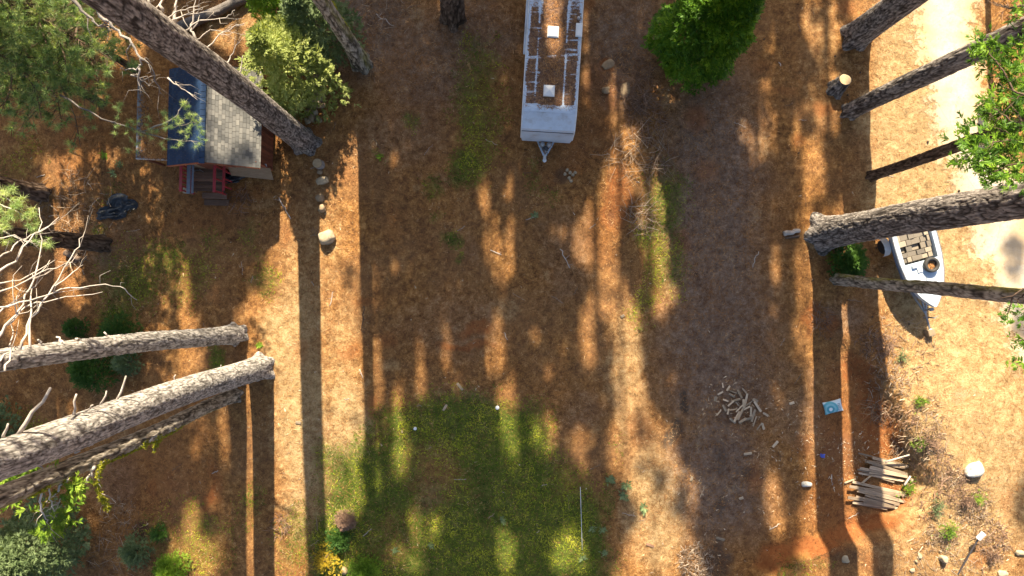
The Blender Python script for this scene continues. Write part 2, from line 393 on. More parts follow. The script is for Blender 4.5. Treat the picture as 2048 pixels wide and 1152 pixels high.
def roof_mat(m, n, l, b):
    b.inputs['Roughness'].default_value = .75
    tc = n.new('ShaderNodeTexCoord'); mp = n.new('ShaderNodeMapping'); mp.inputs['Scale'].default_value = (3.5, 16, 1); l.new(tc.outputs['Object'], mp.inputs[0])
    t = noise(n, l, 1.0, 7, mp.outputs[0], .72); t2 = noise(n, l, 1.3, 6, tc.outputs['Object'], .65)
    k = attr(n, 'litter')
    f = math_(n, l, 'ADD', k.outputs['Fac'], math_(n, l, 'MULTIPLY', math_(n, l, 'SUBTRACT', t.outputs[0], .5), 1.5))
    f = math_(n, l, 'ADD', f, math_(n, l, 'MULTIPLY', math_(n, l, 'SUBTRACT', t2.outputs[0], .5), 1.0))
    rr = ramp(n, [(.40, (0, 0, 0)), (.56, (1, 1, 1))]); l.new(f, rr.inputs[0])
    t3 = noise(n, l, 13, 6, tc.outputs['Object'], .8); r3 = ramp(n, [(.36, (.045, .025, .020)), (.5, (.15, .078, .048)), (.64, (.34, .19, .10))]); l.new(t3.outputs[0], r3.inputs[0])
    base = ramp(n, [(.3, (.42, .50, .62)), (.6, (.60, .68, .80))]); l.new(t.outputs[0], base.inputs[0])
    l.new(mixc(n, l, rr.outputs[0], base.outputs[0], r3.outputs[0]), b.inputs['Base Color']); bump(n, l, b, t3.outputs[0], .4, .02)
MAT['roof'] = M('littered_roof', roof_mat)
def bag_mat(m, n, l, b):
    b.inputs['Roughness'].default_value = .45
    tc = n.new('ShaderNodeTexCoord'); sp = n.new('ShaderNodeSeparateXYZ'); l.new(tc.outputs['Object'], sp.inputs[0])
    dx = math_(n, l, 'SUBTRACT', sp.outputs[0], -.16); dy = math_(n, l, 'SUBTRACT', sp.outputs[1], -.07)
    rr = math_(n, l, 'SQRT', math_(n, l, 'ADD', math_(n, l, 'MULTIPLY', dx, dx), math_(n, l, 'MULTIPLY', dy, dy)))
    r1 = ramp(n, [(0, (.75, .80, .82)), (.07, (.75, .80, .82)), (.09, (.06, .30, .38)), (.16, (.06, .30, .38)), (.18, (.22, .48, .55)), (.25, (.22, .48, .55)), (.27, (.10, .38, .46)), (.33, (.10, .38, .46)), (.36, (.66, .76, .80))])
    l.new(math_(n, l, 'MULTIPLY', rr, 1.0), r1.inputs[0])
    # band of dark lettering-like print on the right half
    wv = n.new('ShaderNodeTexWave'); wv.bands_direction = 'Y'; wv.inputs['Scale'].default_value = 5.0; wv.inputs['Distortion'].default_value = 3.0; wv.inputs['Detail Scale'].default_value = 9
    l.new(tc.outputs['Object'], wv.inputs['Vector'])
    inx = math_(n, l, 'MULTIPLY', math_(n, l, 'GREATER_THAN', sp.outputs[0], .17), math_(n, l, 'LESS_THAN', sp.outputs[0], .30))
    iny = math_(n, l, 'MULTIPLY', math_(n, l, 'GREATER_THAN', sp.outputs[1], -.22), math_(n, l, 'LESS_THAN', sp.outputs[1], .12))
    f = math_(n, l, 'MULTIPLY', math_(n, l, 'MULTIPLY', inx, iny), math_(n, l, 'GREATER_THAN', wv.outputs['Fac'], .55))
    l.new(mixc(n, l, f, r1.outputs[0], (.10, .20, .24)), b.inputs['Base Color'])
MAT['bag'] = M('printed_sack', bag_mat)

# ------------------------------------------------------------------ masks painted on the ground (its materials, plus some sun and shade tones painted in)
LAWN = [(640, 905), (700, 862), (780, 812), (900, 800), (1010, 795), (1085, 815), (1110, 870), (1160, 940), (1200, 1000), (1225, 1152), (1220, 1500), (600, 1500), (622, 1060)]
GRASSY = [(955, 230, 52, 130, .6), (930, 330, 34, 50, .75), (960, 120, 40, 60, .45), (905, 478, 22, 16, .7), (820, 245, 16, 22, .6), (860, 370, 25, 16, .5), (868, 432, 20, 16, .4),
          (912, 510, 12, 10, .6), (760, 310, 10, 10, .5), (1330, 410, 36, 90, .6), (1315, 530, 34, 80, .6), (1350, 520, 30, 70, .5), (1300, 470, 20, 40, .6), (260, 560, 50, 70, .65), (330, 510, 45, 40, .6), (420, 500, 30, 40, .35),
          (380, 560, 60, 50, .4), (230, 640, 30, 60, .7), (430, 720, 22, 34, .75), (225, 380, 20, 25, .4), (395, 1090, 60, 90, .5), (320, 1080, 40, 60, .4), (500, 1010, 25, 40, .4), (530, 560, 30, 40, .5),
          (590, 1080, 40, 70, .5), (505, 470, 20, 40, .4), (200, 455, 14, 18, .6), (60, 880, 40, 60, .5), (30, 340, 60, 60, .35), (1215, 1000, 25, 60, .5), (1240, 900, 14, 30, .3), (740, 860, 40, 24, .3),
          (345, 560, 70, 60, .35), (1600, 1130, 60, 30, .35), (1095, 390, 20, 30, .3), (1065, 350, 16, 40, .4), (1290, 610, 30, 40, .5)]
PALE = [(1930, 800, 150, 420, .8), (1840, 250, 110, 350, .95), (1650, 130, 60, 160, .35), (1950, 1050, 160, 160, .6), (1870, 560, 100, 170, .95), (1860, 1110, 110, 70, .5), (600, 800, 60, 300, .75), (570, 680, 60, 90, .8), (690, 840, 50, 110, .75), (690, 700, 40, 120, .5), (640, 480, 60, 160, .4), (1310, 1010, 60, 150, .65), (1260, 750, 45, 160, .6), (650, 1000, 50, 160, .45), (470, 50, 60, 60, .5)]  # sandy ground at right; elsewhere sunlit strips are painted paler
GREY = [(1430, 400, 110, 330, .8), (1440, 700, 130, 220, .75), (1440, 950, 110, 150, .75), (1460, 200, 90, 160, .4), (1110, 560, 60, 90, .3), (900, 650, 130, 100, .4), (930, 830, 70, 60, .5), (720, 60, 120, 110, .75), (860, 120, 120, 130, .6), (960, 60, 90, 80, .6), (1250, 100, 90, 140, .7), (800, 260, 90, 90, .45), (1130, 520, 70, 120, .4), (1600, 830, 80, 80, .45), (1540, 430, 60, 130, .3), (200, 480, 160, 100, .35),  # greys near the top edge also paint in the tone of the shade
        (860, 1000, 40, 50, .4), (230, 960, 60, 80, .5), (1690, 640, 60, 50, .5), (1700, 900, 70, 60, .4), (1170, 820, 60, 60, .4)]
CLAY = [(1690, 880, 70, 150, .55), (1660, 1010, 60, 70, .5), (430, 410, 140, 70, .35), (130, 560, 90, 120, .35), (330, 960, 140, 120, .4), (700, 130, 50, 60, .35), (1130, 300, 70, 60, .45), (1190, 230, 40, 140, .4), (1740, 830, 30, 90, .95), (1765, 880, 30, 60, .8), (1735, 1045, 70, 22, .95), (1630, 1085, 50, 26, .95), (1560, 1110, 50, 30, .9), (1720, 745, 30, 40, .8), (1790, 985, 40, 30, .9), (1690, 1060, 60, 18, .8), (1775, 1045, 35, 18, .8), (1620, 640, 14, 40, .8), (1655, 655, 24, 24, .7),
        (1245, 400, 26, 70, .8), (1225, 430, 22, 40, .7), (1205, 480, 40, 70, .4), (1085, 350, 60, 26, .45), (945, 660, 40, 14, .7), (920, 690, 60, 10, .7), (775, 690, 22, 22, .5), (790, 450, 40, 60, .35), (850, 340, 50, 40, .25), (150, 300, 60, 80, .4), (200, 270, 40, 60, .4), (420, 430, 100, 50, .45), (480, 390, 70, 30, .5), (430, 960, 20, 60, .6), (420, 990, 12, 40, .8), (60, 480, 50, 60, .3),
        (1215, 140, 14, 16, .8), (1230, 190, 20, 50, .5), (1100, 780, 60, 80, .3), (640, 250, 24, 16, .6), (1660, 225, 30, 14, .6), (1655, 940, 60, 60, .35), (1480, 880, 90, 60, .2), (1260, 800, 60, 60, .3), (470, 150, 40, 50, .3)]
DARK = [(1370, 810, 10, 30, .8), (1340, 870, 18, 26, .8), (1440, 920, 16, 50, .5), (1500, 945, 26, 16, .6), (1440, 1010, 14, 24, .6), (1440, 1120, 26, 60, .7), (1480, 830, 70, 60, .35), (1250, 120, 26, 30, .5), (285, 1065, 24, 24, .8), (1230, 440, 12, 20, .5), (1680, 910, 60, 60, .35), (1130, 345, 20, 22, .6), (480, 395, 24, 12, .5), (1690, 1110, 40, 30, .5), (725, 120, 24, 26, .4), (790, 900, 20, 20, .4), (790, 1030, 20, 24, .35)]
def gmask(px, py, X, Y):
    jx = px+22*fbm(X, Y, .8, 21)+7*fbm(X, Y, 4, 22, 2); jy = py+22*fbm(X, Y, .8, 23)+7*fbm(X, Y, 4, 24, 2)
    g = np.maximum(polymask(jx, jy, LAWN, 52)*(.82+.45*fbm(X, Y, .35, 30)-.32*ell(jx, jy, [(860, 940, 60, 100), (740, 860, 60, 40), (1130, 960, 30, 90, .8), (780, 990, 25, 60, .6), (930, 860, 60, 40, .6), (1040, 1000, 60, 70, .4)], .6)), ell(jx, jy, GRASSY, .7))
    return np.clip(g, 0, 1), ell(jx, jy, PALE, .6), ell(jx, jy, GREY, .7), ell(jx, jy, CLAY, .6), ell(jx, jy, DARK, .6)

def axis(lo, hi, step, far):
    a = list(np.arange(lo, hi+1e-6, step)); d = step
    while a[-1] < far: d *= 1.35; a.append(a[-1]+d)
    d = step
    while a[0] > -far: d *= 1.35; a.insert(0, a[0]-d)
    return np.array(a)
gx = axis(-25, 25, .10, 400); gy = axis(-15, 15, .10, 400)
XX, YY = np.meshgrid(gx, gy); ZZ = height(XX, YY)
px, py = tpx(XX*H/(H-ZZ.clip(-1, 2)), YY*H/(H-ZZ.clip(-1, 2)))
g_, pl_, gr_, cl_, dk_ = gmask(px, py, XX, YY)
PR = random.Random(5)
def rnd_patches(n, k0, k1, r0, r1): return [(PR.uniform(0, 2048), PR.uniform(0, 1152), PR.uniform(r0, r1), PR.uniform(r0, r1)*1.3, PR.uniform(k0, k1)) for _ in range(n)]
jx_ = px+10*fbm(XX, YY, 1.6, 83); jy_ = py+10*fbm(XX, YY, 1.6, 84)
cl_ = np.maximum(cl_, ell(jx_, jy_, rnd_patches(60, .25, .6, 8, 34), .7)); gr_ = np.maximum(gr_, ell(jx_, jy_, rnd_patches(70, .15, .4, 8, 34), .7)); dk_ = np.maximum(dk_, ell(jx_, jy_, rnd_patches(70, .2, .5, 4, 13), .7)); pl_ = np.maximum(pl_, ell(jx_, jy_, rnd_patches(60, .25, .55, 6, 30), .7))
nx, ny = len(gx), len(gy)
ii = np.arange(nx*ny).reshape(ny, nx)
ff = np.stack([ii[:-1, :-1], ii[:-1, 1:], ii[1:, 1:], ii[1:, :-1]], -1).reshape(-1, 4)
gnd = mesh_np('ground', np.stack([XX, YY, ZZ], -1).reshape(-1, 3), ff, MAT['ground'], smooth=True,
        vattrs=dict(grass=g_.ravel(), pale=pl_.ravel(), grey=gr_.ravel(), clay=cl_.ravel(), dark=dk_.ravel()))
tag(gnd, kind='structure')

# worn road at the right edge
rc = [(-400, 1755, 1905), (-200, 1790, 1930), (0, 1822, 1950), (150, 1845, 1968), (300, 1878, 2010), (420, 1918, 2060), (560, 1968, 2110), (700, 2015, 2170), (900, 2080, 2250), (1300, 2190, 2370), (1800, 2340, 2530)]
ys = np.linspace(-390, 1790, 260); lft = np.interp(ys, [a[0] for a in rc], [a[1] for a in rc]); rgt = np.interp(ys, [a[0] for a in rc], [a[2] for a in rc])
u = np.linspace(0, 1, 18)
lj = lft-34+16*fbm(ys*.02, ys*0, 1, 51)+9*fbm(ys*.12, ys*0, 1, 52); rj = rgt+30+10*fbm(ys*.02, ys*0+5, 1, 53)
PXr = lj[:, None]*(1-u)+rj[:, None]*u; PYr = np.repeat(ys[:, None], 18, 1)
Xr = (PXr-1024)*S; Yr = (576-PYr)*S; Zr = height(Xr, Yr)+.022
i2 = np.arange(260*18).reshape(260, 18); fr = np.stack([i2[:-1, :-1], i2[1:, :-1], i2[1:, 1:], i2[:-1, 1:]], -1).reshape(-1, 4)
ed = np.repeat((np.clip(1-np.minimum(u, 1-u)/.42, 0, 1))[None], 260, 0)
tag(mesh_np('road', np.stack([Xr, Yr, Zr], -1).reshape(-1, 3), fr, MAT['road'], smooth=True, vattrs=dict(edge=ed.ravel())), kind='structure')

# ------------------------------------------------------------------ foliage and bark geometry
def rdir(n, up=0.0):
    d = rng.normal(size=(n, 3)); d[:, 2] += up; return d/np.linalg.norm(d, axis=1, keepdims=True)
def blades(base, d, L, W, side=None):
    """triangles: base points, directions, lengths, widths"""
    n = len(base)
    if side is None: side = np.cross(d, rdir(n))
    side = side/(np.linalg.norm(side, axis=1, keepdims=True)+1e-9)
    v = np.empty((n, 3, 3)); v[:, 0] = base-side*W[:, None]/2; v[:, 1] = base+side*W[:, None]/2; v[:, 2] = base+d*L[:, None]
    return v.reshape(-1, 3), np.arange(3*n).reshape(n, 3)
def leafquads(base, d, L, W, side=None):
    """diamond leaves"""
    n = len(base)
    if side is None: side = np.cross(d, rdir(n))
    side = side/(np.linalg.norm(side, axis=1, keepdims=True)+1e-9)
    v = np.empty((n, 4, 3)); m = base+d*(L*.45)[:, None]
    v[:, 0] = base; v[:, 1] = m+side*W[:, None]/2; v[:, 2] = base+d*L[:, None]; v[:, 3] = m-side*W[:, None]/2
    return v.reshape(-1, 3), np.arange(4*n).reshape(n, 4)
def tufts(name, C, D, size, k, mat, parent, width=.02, spread=.75, bright=None):
    """pine needle tufts at C pointing along D"""
    n = len(C); C = np.repeat(C, k, 0); Dk = np.repeat(D, k, 0); d = Dk*(1-spread)*1.2+rdir(n*k)*spread
    d /= np.linalg.norm(d, axis=1, keepdims=True)
    L = size*rng.uniform(.65, 1.1, n*k)*np.repeat(rng.uniform(.75, 1.2, n), k)
    v, f = blades(C+Dk*rng.uniform(-.06, .05, (n*k, 1)), d, L, np.full(n*k, width))
    t = np.repeat(rng.beta(2, 2, n) if bright is None else bright, k)+rng.normal(0, .12, n*k)
    return tag(mesh_np(name, v, f, mat, parent, attrs=dict(tint=t.clip(0, 1))), kind='stuff' if name in ('bough', 'limb_moss', 'trunk_moss') else None)
def sprays(name, C, D, size, k, mat, parent, W=.3, flat=.5, tint=None, droop=0.0):
    """flat fans of leaflets at C pointing along D"""
    n = len(C); up = np.array([0, 0, 1.0]); s = np.cross(D, up)+rng.normal(0, .25, (n, 3)); s /= np.linalg.norm(s, axis=1, keepdims=True)
    a = rng.uniform(-1.1, 1.1, (n, k)); t0 = rng.uniform(0, .8, (n, k)); sz = size*rng.uniform(.7, 1.2, n)
    base = C[:, None]+D[:, None]*(t0*sz[:, None])[..., None]
    d = D[:, None]*np.cos(a)[..., None]+s[:, None]*np.sin(a)[..., None]+rng.normal(0, 1-flat, (n, k, 3))*.35; d[..., 2] -= droop
    d /= np.linalg.norm(d, axis=2, keepdims=True)
    L = (sz[:, None]*(1-.55*t0)*rng.uniform(.4, .8, (n, k))).ravel()
    sd_ = np.cross(d, np.repeat(np.cross(D, s)[:, None], k, 1)+rng.normal(0, .3, (n, k, 3))).reshape(-1, 3)
    v, f = leafquads(base.reshape(-1, 3), d.reshape(-1, 3), L, L*W, sd_)
    t = np.repeat(rng.beta(2, 2, n) if tint is None else tint, k)+rng.normal(0, .13, n*k)
    return tag(mesh_np(name, v, f, mat, parent, attrs=dict(tint=t.clip(0, 1))), kind='stuff' if name in ('bough', 'limb_moss', 'trunk_moss') else None)

def trunk_geo(base, top_dir, hgt, prof, ns, zfine, dzf, seed, plate=.05, flare=.35, wob=.12, fz=1.0, moss=None):
    """bark-plated trunk in local coordinates; top_dir = (dx, dy) lean per metre; prof = [(z, radius)]"""
    z = np.concatenate([np.arange(-.35, zfine, dzf), np.linspace(zfine, hgt, 26)])
    a = np.linspace(0, 2*np.pi, ns, endpoint=False)
    r = np.interp(z, [p[0] for p in prof], [p[1] for p in prof])
    r = r*(1+flare*np.exp(-np.clip(z+.35, 0, 9)/.45))
    wx = wob*(vnoise(np.stack([z*.13, z*0, z*0], -1), seed)-vnoise(np.zeros((1, 3)), seed))*np.clip(z/6, 0, 1); wy = wob*vnoise(np.stack([z*.13, z*0+9, z*0], -1), seed)*np.clip(z/6, 0, 1)
    A, Z = np.meshgrid(a, z); Rr = np.repeat(r[:, None], ns, 1)
    # lobes at the foot
    Rr = Rr*(1+.16*np.exp(-np.clip(Z, 0, 9)/.5)*np.sin(A*5+seed)+.06*np.exp(-np.clip(Z, 0, 9)/.8)*np.sin(A*3+seed*2))
    q = np.stack([np.cos(A)*Rr*6.0/fz, np.sin(A)*Rr*6.0/fz, Z*1.35/fz], -1)
    wq = np.stack([vnoise(q*.8, seed+3), vnoise(q*.8+5, seed+4), vnoise(q*.8+9, seed+5)], -1)
    n1 = np.abs(vnoise(q+wq*.7, seed)); n2 = np.abs(vnoise(q*2.3+wq, seed+1))
    pl = np.clip(np.minimum(n1*3.2, n2*2.6+.25), 0, 1); pl = pl*(.75+.5*vnoise(q*3.1, seed+2).clip(-.5, .5))
    Rr = Rr+plate*(pl-.5)
    X = np.cos(A)*Rr+top_dir[0]*Z+wx[:, None]; Y = np.sin(A)*Rr+top_dir[1]*Z+wy[:, None]
    m = len(z); i = np.arange(m*ns).reshape(m, ns); j = np.roll(i, -1, 1)
    f = np.stack([i[:-1], j[:-1], j[1:], i[1:]], -1).reshape(-1, 4)
    va = dict(plate=pl.ravel())
    if moss is not None:
        md = np.cos(A-moss[0]); va['moss'] = (np.clip(md*1.6-moss[1], 0, 1)*(.45+.9*vnoise(q*.5, seed+8)).clip(0, 1)).ravel()
    else: va['moss'] = np.zeros(m*ns)
    ctr = lambda zz: Vector((top_dir[0]*zz+float(np.interp(zz, z, wx)), top_dir[1]*zz+float(np.interp(zz, z, wy)), zz))
    return np.stack([X, Y, Z], -1).reshape(-1, 3), f, va, ctr

def foliage_ball(n, ctr, z0, z1, rad, hollow=.35):
    """points and outward directions through a conical crown"""
    z = z0+(z1-z0)*rng.beta(1.1, 1.5, n); a = rng.uniform(0, 2*np.pi, n); r = rad(z)*np.sqrt(rng.uniform(hollow**2, 1, n))*(.8+.35*np.sin(a*3+z*1.7)*.6)
    c = np.array([tuple(ctr(float(q))) for q in z]); d = np.stack([np.cos(a), np.sin(a), np.full(n, -.1)], -1)+rng.normal(0, .3, (n, 3)); d /= np.linalg.norm(d, axis=1, keepdims=True)
    return c+np.stack([np.cos(a)*r, np.sin(a)*r, rng.normal(0, .25, n)], -1), d

def big_tree(name, label, b, t, prof, ns=64, seed=1, mat='bark', plate=.05, flare=.45, fz=1.0, moss=None, zc=21, hgt=37, leaf='pine_shade', ncrown=1200, crad=3.0, zf=None, cat='tree', group='tall trees around the yard'):
    """b = foot in the photograph, t = a second point of the trunk's axis further up"""
    p0 = G(*b); r1 = math.hypot(b[0]-1024, b[1]-576); r2 = math.hypot(t[0]-1024, t[1]-576); z2 = H*(1-r1/r2)
    p1 = P(t[0], t[1], z2); e = empty(name, p0, label, cat, group)
    dz = z2-p0.z; td = ((p1.x-p0.x)/dz, (p1.y-p0.y)/dz)
    zf = zf or min(20, max(6, H*(1-r1/1250)+1.5))
    v, f, va, ctr = trunk_geo(p0, td, hgt, prof, ns, zf, .085*fz, seed, plate, flare, .10, fz, moss)
    mesh_np('trunk', v, f, MAT[mat], e, smooth=True, vattrs=va)
    lm = MB()
    for q in range(14):
        zz = zc+(hgt-zc)*q/15; a = q*2.4+seed; L = crad*(1-.6*q/15)
        c = ctr(zz); lm.tube([c, c+Vector((math.cos(a)*L*.5, math.sin(a)*L*.5, .1)), c+Vector((math.cos(a)*L, math.sin(a)*L, .5))], [.09, .06, .02], 5)
    tag(lm.build('limbs', MAT['bark_dark'], e), kind='stuff')
    C, D = foliage_ball(ncrown, ctr, zc, hgt+.6, lambda z: crad*(1-.75*((z-zc)/(hgt-zc))).clip(.1, 1))
    sprays('crown', C, D, .8, 6, MAT[leaf], e, .3, .3)
    return e, ctr
def on_trunk(e, ctr, z): return Vector(e.location)+ctr(z)
def limb(e, pts, r0, r1, mat='deadwood', name='dead_limb', twigs=0, seed=0, n=6, tl=.5, label=None):
    """limb through world points, with side twigs; one mesh"""
    rr = random.Random(seed); m = MB(); P_ = [local(e, p) for p in pts]
    # subdivide and jitter
    Q = []
    for i in range(len(P_)-1):
        for k in range(4):
            t = k/4; q = P_[i].lerp(P_[i+1], t); 
            if i+k > 0: q = q+Vector((rr.uniform(-1, 1), rr.uniform(-1, 1), rr.uniform(-1, 1)))*min(.05, r0*1.2)
            Q.append(q)
    Q.append(P_[-1]); N = len(Q)
    m.tube(Q, [r0+(r1-r0)*(i/(N-1))**.8 for i in range(N)], n)
    for _ in range(twigs):
        i = rr.randint(N//4, N-2); d = (Q[i+1]-Q[i]).normalized(); s = Vector((rr.uniform(-1, 1), rr.uniform(-1, 1), rr.uniform(-.4, .6))).normalized()
        L = tl*rr.uniform(.3, 1.1); a = Q[i]; b_ = a+(d*.6+s)*L*.5; c = b_+(d+s*.5+Vector((rr.uniform(-.3, .3), rr.uniform(-.3, .3), 0)))*L*.5
        rb = (r0+(r1-r0)*i/(N-1))*.5; m.tube([a, b_, c], [rb, rb*.7, rb*.3], 4)
    o = m.build(name, MAT[mat], e, smooth=True)
    if label: o['label'] = label
    return o

T = {}
T[1] = big_tree('pine_tree', 'huge dark-barked pine leaning across the shed roof', (612, 285), (260, 22), [(0, .53), (4, .49), (15, .45), (37, .12)], 84, 1, plate=.022, fz=.5, flare=.3, zc=23)
T[2] = big_tree('pine_tree', 'mossy slim trunk beside the line of rocks behind the shed', (725, 128), (650, 8), [(0, .40), (3, .30), (10, .25), (33, .08)], 56, 2, 'bark_moss', .04, .35, .8, moss=(.6, -.1), zc=22, hgt=33)
T[3] = big_tree('pine_tree', 'broad dark trunk foot at the top edge, left of the travel trailer', (906, 34), (902, -40), [(0, .52), (8, .46), (37, .12)], 64, 3, 'bark_dark', .05, .2, zc=22)
T[4] = big_tree('pine_tree', 'straight pine with bleached dead limbs, upper of the trunks at left', (474, 668), (30, 716), [(0, .43), (2, .37), (13, .285), (35, .1)], 72, 4, 'bark_pale', plate=.026, fz=.5, flare=.25, zc=23, hgt=35)
T[5] = big_tree('pine_tree', 'thick pale trunk with short broken stubs, middle of the left trunks', (522, 735), (60, 896), [(0, .53), (3, .48), (14, .46), (37, .12)], 96, 5, 'bark_pale', plate=.014, fz=.42, flare=.3, zc=23)
T[6] = big_tree('cedar_tree', 'moss-covered trunk below the thick pale one at left', (470, 790), (60, 963), [(0, .30), (4, .26), (14, .27), (33, .08)], 56, 6, 'bark_moss', .03, .3, .7, moss=(-1.9, .1), zc=22, hgt=33, leaf='cedar')
T[7] = big_tree('pine_tree', 'stout trunk at the top right leaning over the road edge', (1712, 72), (1800, 8), [(0, .60), (3, .56), (8, .52), (37, .12)], 90, 7, plate=.02, fz=.5, flare=.22)
T[8] = big_tree('pine_tree', 'ridged grey trunk crossing the road above the slim one', (1700, 222), (1960, 100), [(0, .36), (4, .37), (12, .33), (35, .1)], 72, 8, plate=.035, fz=.65, flare=.25, hgt=35)
T[9] = big_tree('cedar_tree', 'slimmest trunk at right with green sprays over the road', (1742, 352), (1985, 270), [(0, .22), (8, .225), (31, .06)], 44, 9, 'bark_dark', .025, .25, .7, zc=16.5, hgt=32, leaf='cedar', crad=2.2)
T[10] = big_tree('pine_tree', 'thickest trunk of all, casting over the boat', (1652, 466), (2000, 412), [(0, .70), (3, .60), (9, .54), (38, .15)], 120, 10, plate=.04, fz=.62, flare=.45, hgt=38)
T[11] = big_tree('cedar_tree', 'slender moss-topped trunk lying across the boat bow in view', (1672, 558), (2010, 592), [(0, .25), (4, .235), (14, .22), (31, .07)], 48, 11, 'bark_moss', .03, .15, .8, moss=(1.5, .25), zc=16.5, hgt=32, leaf='cedar', crad=2.2)
T[12] = big_tree('pine_tree', 'dark shaded trunk low at the left edge under bare branches', (207, 488), (95, 476), [(0, .36), (8, .31), (30, .1)], 48, 12, 'bark_dark', .04, .25, zf=8, hgt=30, zc=19)
T[13] = big_tree('pine_tree', 'dark shaded trunk stub at the left edge below the pine boughs', (84, 386), (10, 372), [(0, .36), (8, .31), (30, .1)], 48, 13, 'bark_dark', .04, .25, zf=5, hgt=30, zc=19)

# dead bleached limbs on the straight left pine
e4, c4 = T[4]
def trunkz(b, x):  # height at which a trunk's picture reaches column x
    return H*(1-(1024-b)/(1024-x))
z4 = 14.2
LB = [([(40, 698), (62, 640), (110, 575), (150, 500), (170, 462)], .05, 8), ([(60, 695), (62, 600), (65, 545)], .045, 3), ([(-25, 705), (30, 632), (60, 580), (82, 480), (78, 415)], .05, 9),
      ([(-25, 622), (60, 600), (120, 580), (200, 568), (250, 578), (274, 600)], .035, 10), ([(-25, 562), (30, 520), (70, 470), (118, 434)], .05, 9), ([(-25, 598), (80, 545), (146, 524)], .035, 7),
      ([(110, 572), (140, 548), (166, 530)], .022, 3), ([(-25, 692), (15, 650), (50, 612), (130, 592), (205, 584)], .04, 6), ([(-25, 532), (20, 500), (62, 470), (112, 446)], .035, 6), ([(-25, 640), (20, 610), (70, 574), (100, 520)], .035, 6),
      ([(-25, 480), (30, 470), (60, 485), (82, 500)], .025, 4), ([(10, 742), (22, 700), (26, 660), (20, 640)], .04, 3), ([(-10, 725), (25, 700), (38, 690)], .04, 1), ([(-25, 570), (40, 560), (110, 520)], .03, 5)]
for q, (pp, r, tw) in enumerate(LB):
    # near end meets the trunk (or another trunk beyond the frame), far end hangs a little lower
    pts = [P(x, y, z4+.9-1.2*i/len(pp)) for i, (x, y) in enumerate(pp)]
    limb(e4, pts, r*.72, .007, twigs=max(1, tw//2), seed=q+3, n=6, tl=.6)
def stub(e, a, b, z, dz=0.0, r=.05, seed=0, mat='deadwood'):
    limb(e, [P(a[0], a[1], z), P(b[0], b[1], z+dz)], r, r*.55, mat, 'branch_stub', 0, seed, 6)
for q, (a, b) in enumerate([((220, 678), (208, 664)), ((130, 687), (112, 674)), ((157, 684), (154, 676)), ((82, 690), (77, 680)), ((124, 690), (122, 684)), ((231, 676), (227, 673)), ((176, 684), (175, 680))]):
    stub(e4, a, b, trunkz(474, a[0]), .1, .045, q)
e5, c5 = T[5]
for q, (a, b, r) in enumerate([((228, 812), (252, 752), .04), ((200, 818), (213, 782), .035), ((137, 842), (153, 788), .045), ((35, 872), (101, 776), .055), ((345, 772), (351, 750), .035), ((180, 824), (186, 810), .03), ((438, 738), (442, 730), .03), ((282, 792), (284, 782), .025), ((8, 876), (16, 848), .04)]):
    stub(e5, a, b, trunkz(508, a[0])+.3, .25, r, q+20)
for q, (a, b) in enumerate([((300, 882), (312, 872)), ((150, 905), (160, 902)), ((75, 928), (86, 936)), ((178, 892), (186, 889))]):
    stub(e5, a, b, trunkz(508, a[0])+.1, .2, .03, q+40)
# broken limbs on the huge upper-left pine
e1, c1 = T[1]
for q, (pp, z, r, tw) in enumerate([([(395, 88), (380, 60), (388, 20), (392, -20)], 11, .05, 7), ([(350, 45), (352, 10), (350, -30)], 12.4, .06, 3), ([(325, 22), (320, 0), (312, -30)], 13.4, .05, 3), ([(300, 10), (298, -20)], 14, .05, 1), ([(410, 100), (440, 70), (470, 52), (490, 46)], 10, .022, 6),
        ([(345, 40), (380, 28), (440, 22)], 12.5, .025, 5), ([(330, 40), (360, 20), (400, 12)], 12.7, .02, 4), ([(452, 140), (462, 110), (480, 84)], 8.5, .03, 3), ([(478, 150), (484, 130), (485, 112)], 8, .03, 1), ([(392, 80), (420, 60), (455, 62)], 11, .02, 5), ([(370, 62), (400, 40), (455, 36), (470, 20)], 11.6, .022, 5)]):
    limb(e1, [P(x, y, z+.1*i) for i, (x, y) in enumerate(pp)], r, .008, twigs=tw, seed=60+q, tl=.6)
for q, (pp, z) in enumerate([([(186, -10), (200, 30), (230, 58), (255, 80), (283, 115), (278, 136), (262, 140), (240, 138)], 13), ([(283, 115), (300, 130), (310, 160), (322, 188)], 12.8), ([(140, -10), (165, 25), (200, 52), (225, 60)], 13), ([(278, 136), (277, 160), (282, 190)], 12.8), ([(335, 155), (360, 175), (395, 200)], 8), ([(262, 150), (285, 160), (300, 172)], 12)]):
    limb(e1, [P(x, y, z-.15*i) for i, (x, y) in enumerate(pp)], .06 if q in (0, 2) else .03, .01, 'bark' if q != 4 else 'deadwood', 'dead_limb', 6, 90+q, 6, .7)
# pale fissures: a thin dead stem lying along the trunk
limb(e1, [P(215, 0, 15.0), P(265, 40, 13.6), P(330, 78, 12.0), P(400, 125, 10.2)], .035, .012, 'deadwood', 'dead_limb', 5, 77, 6, .5)
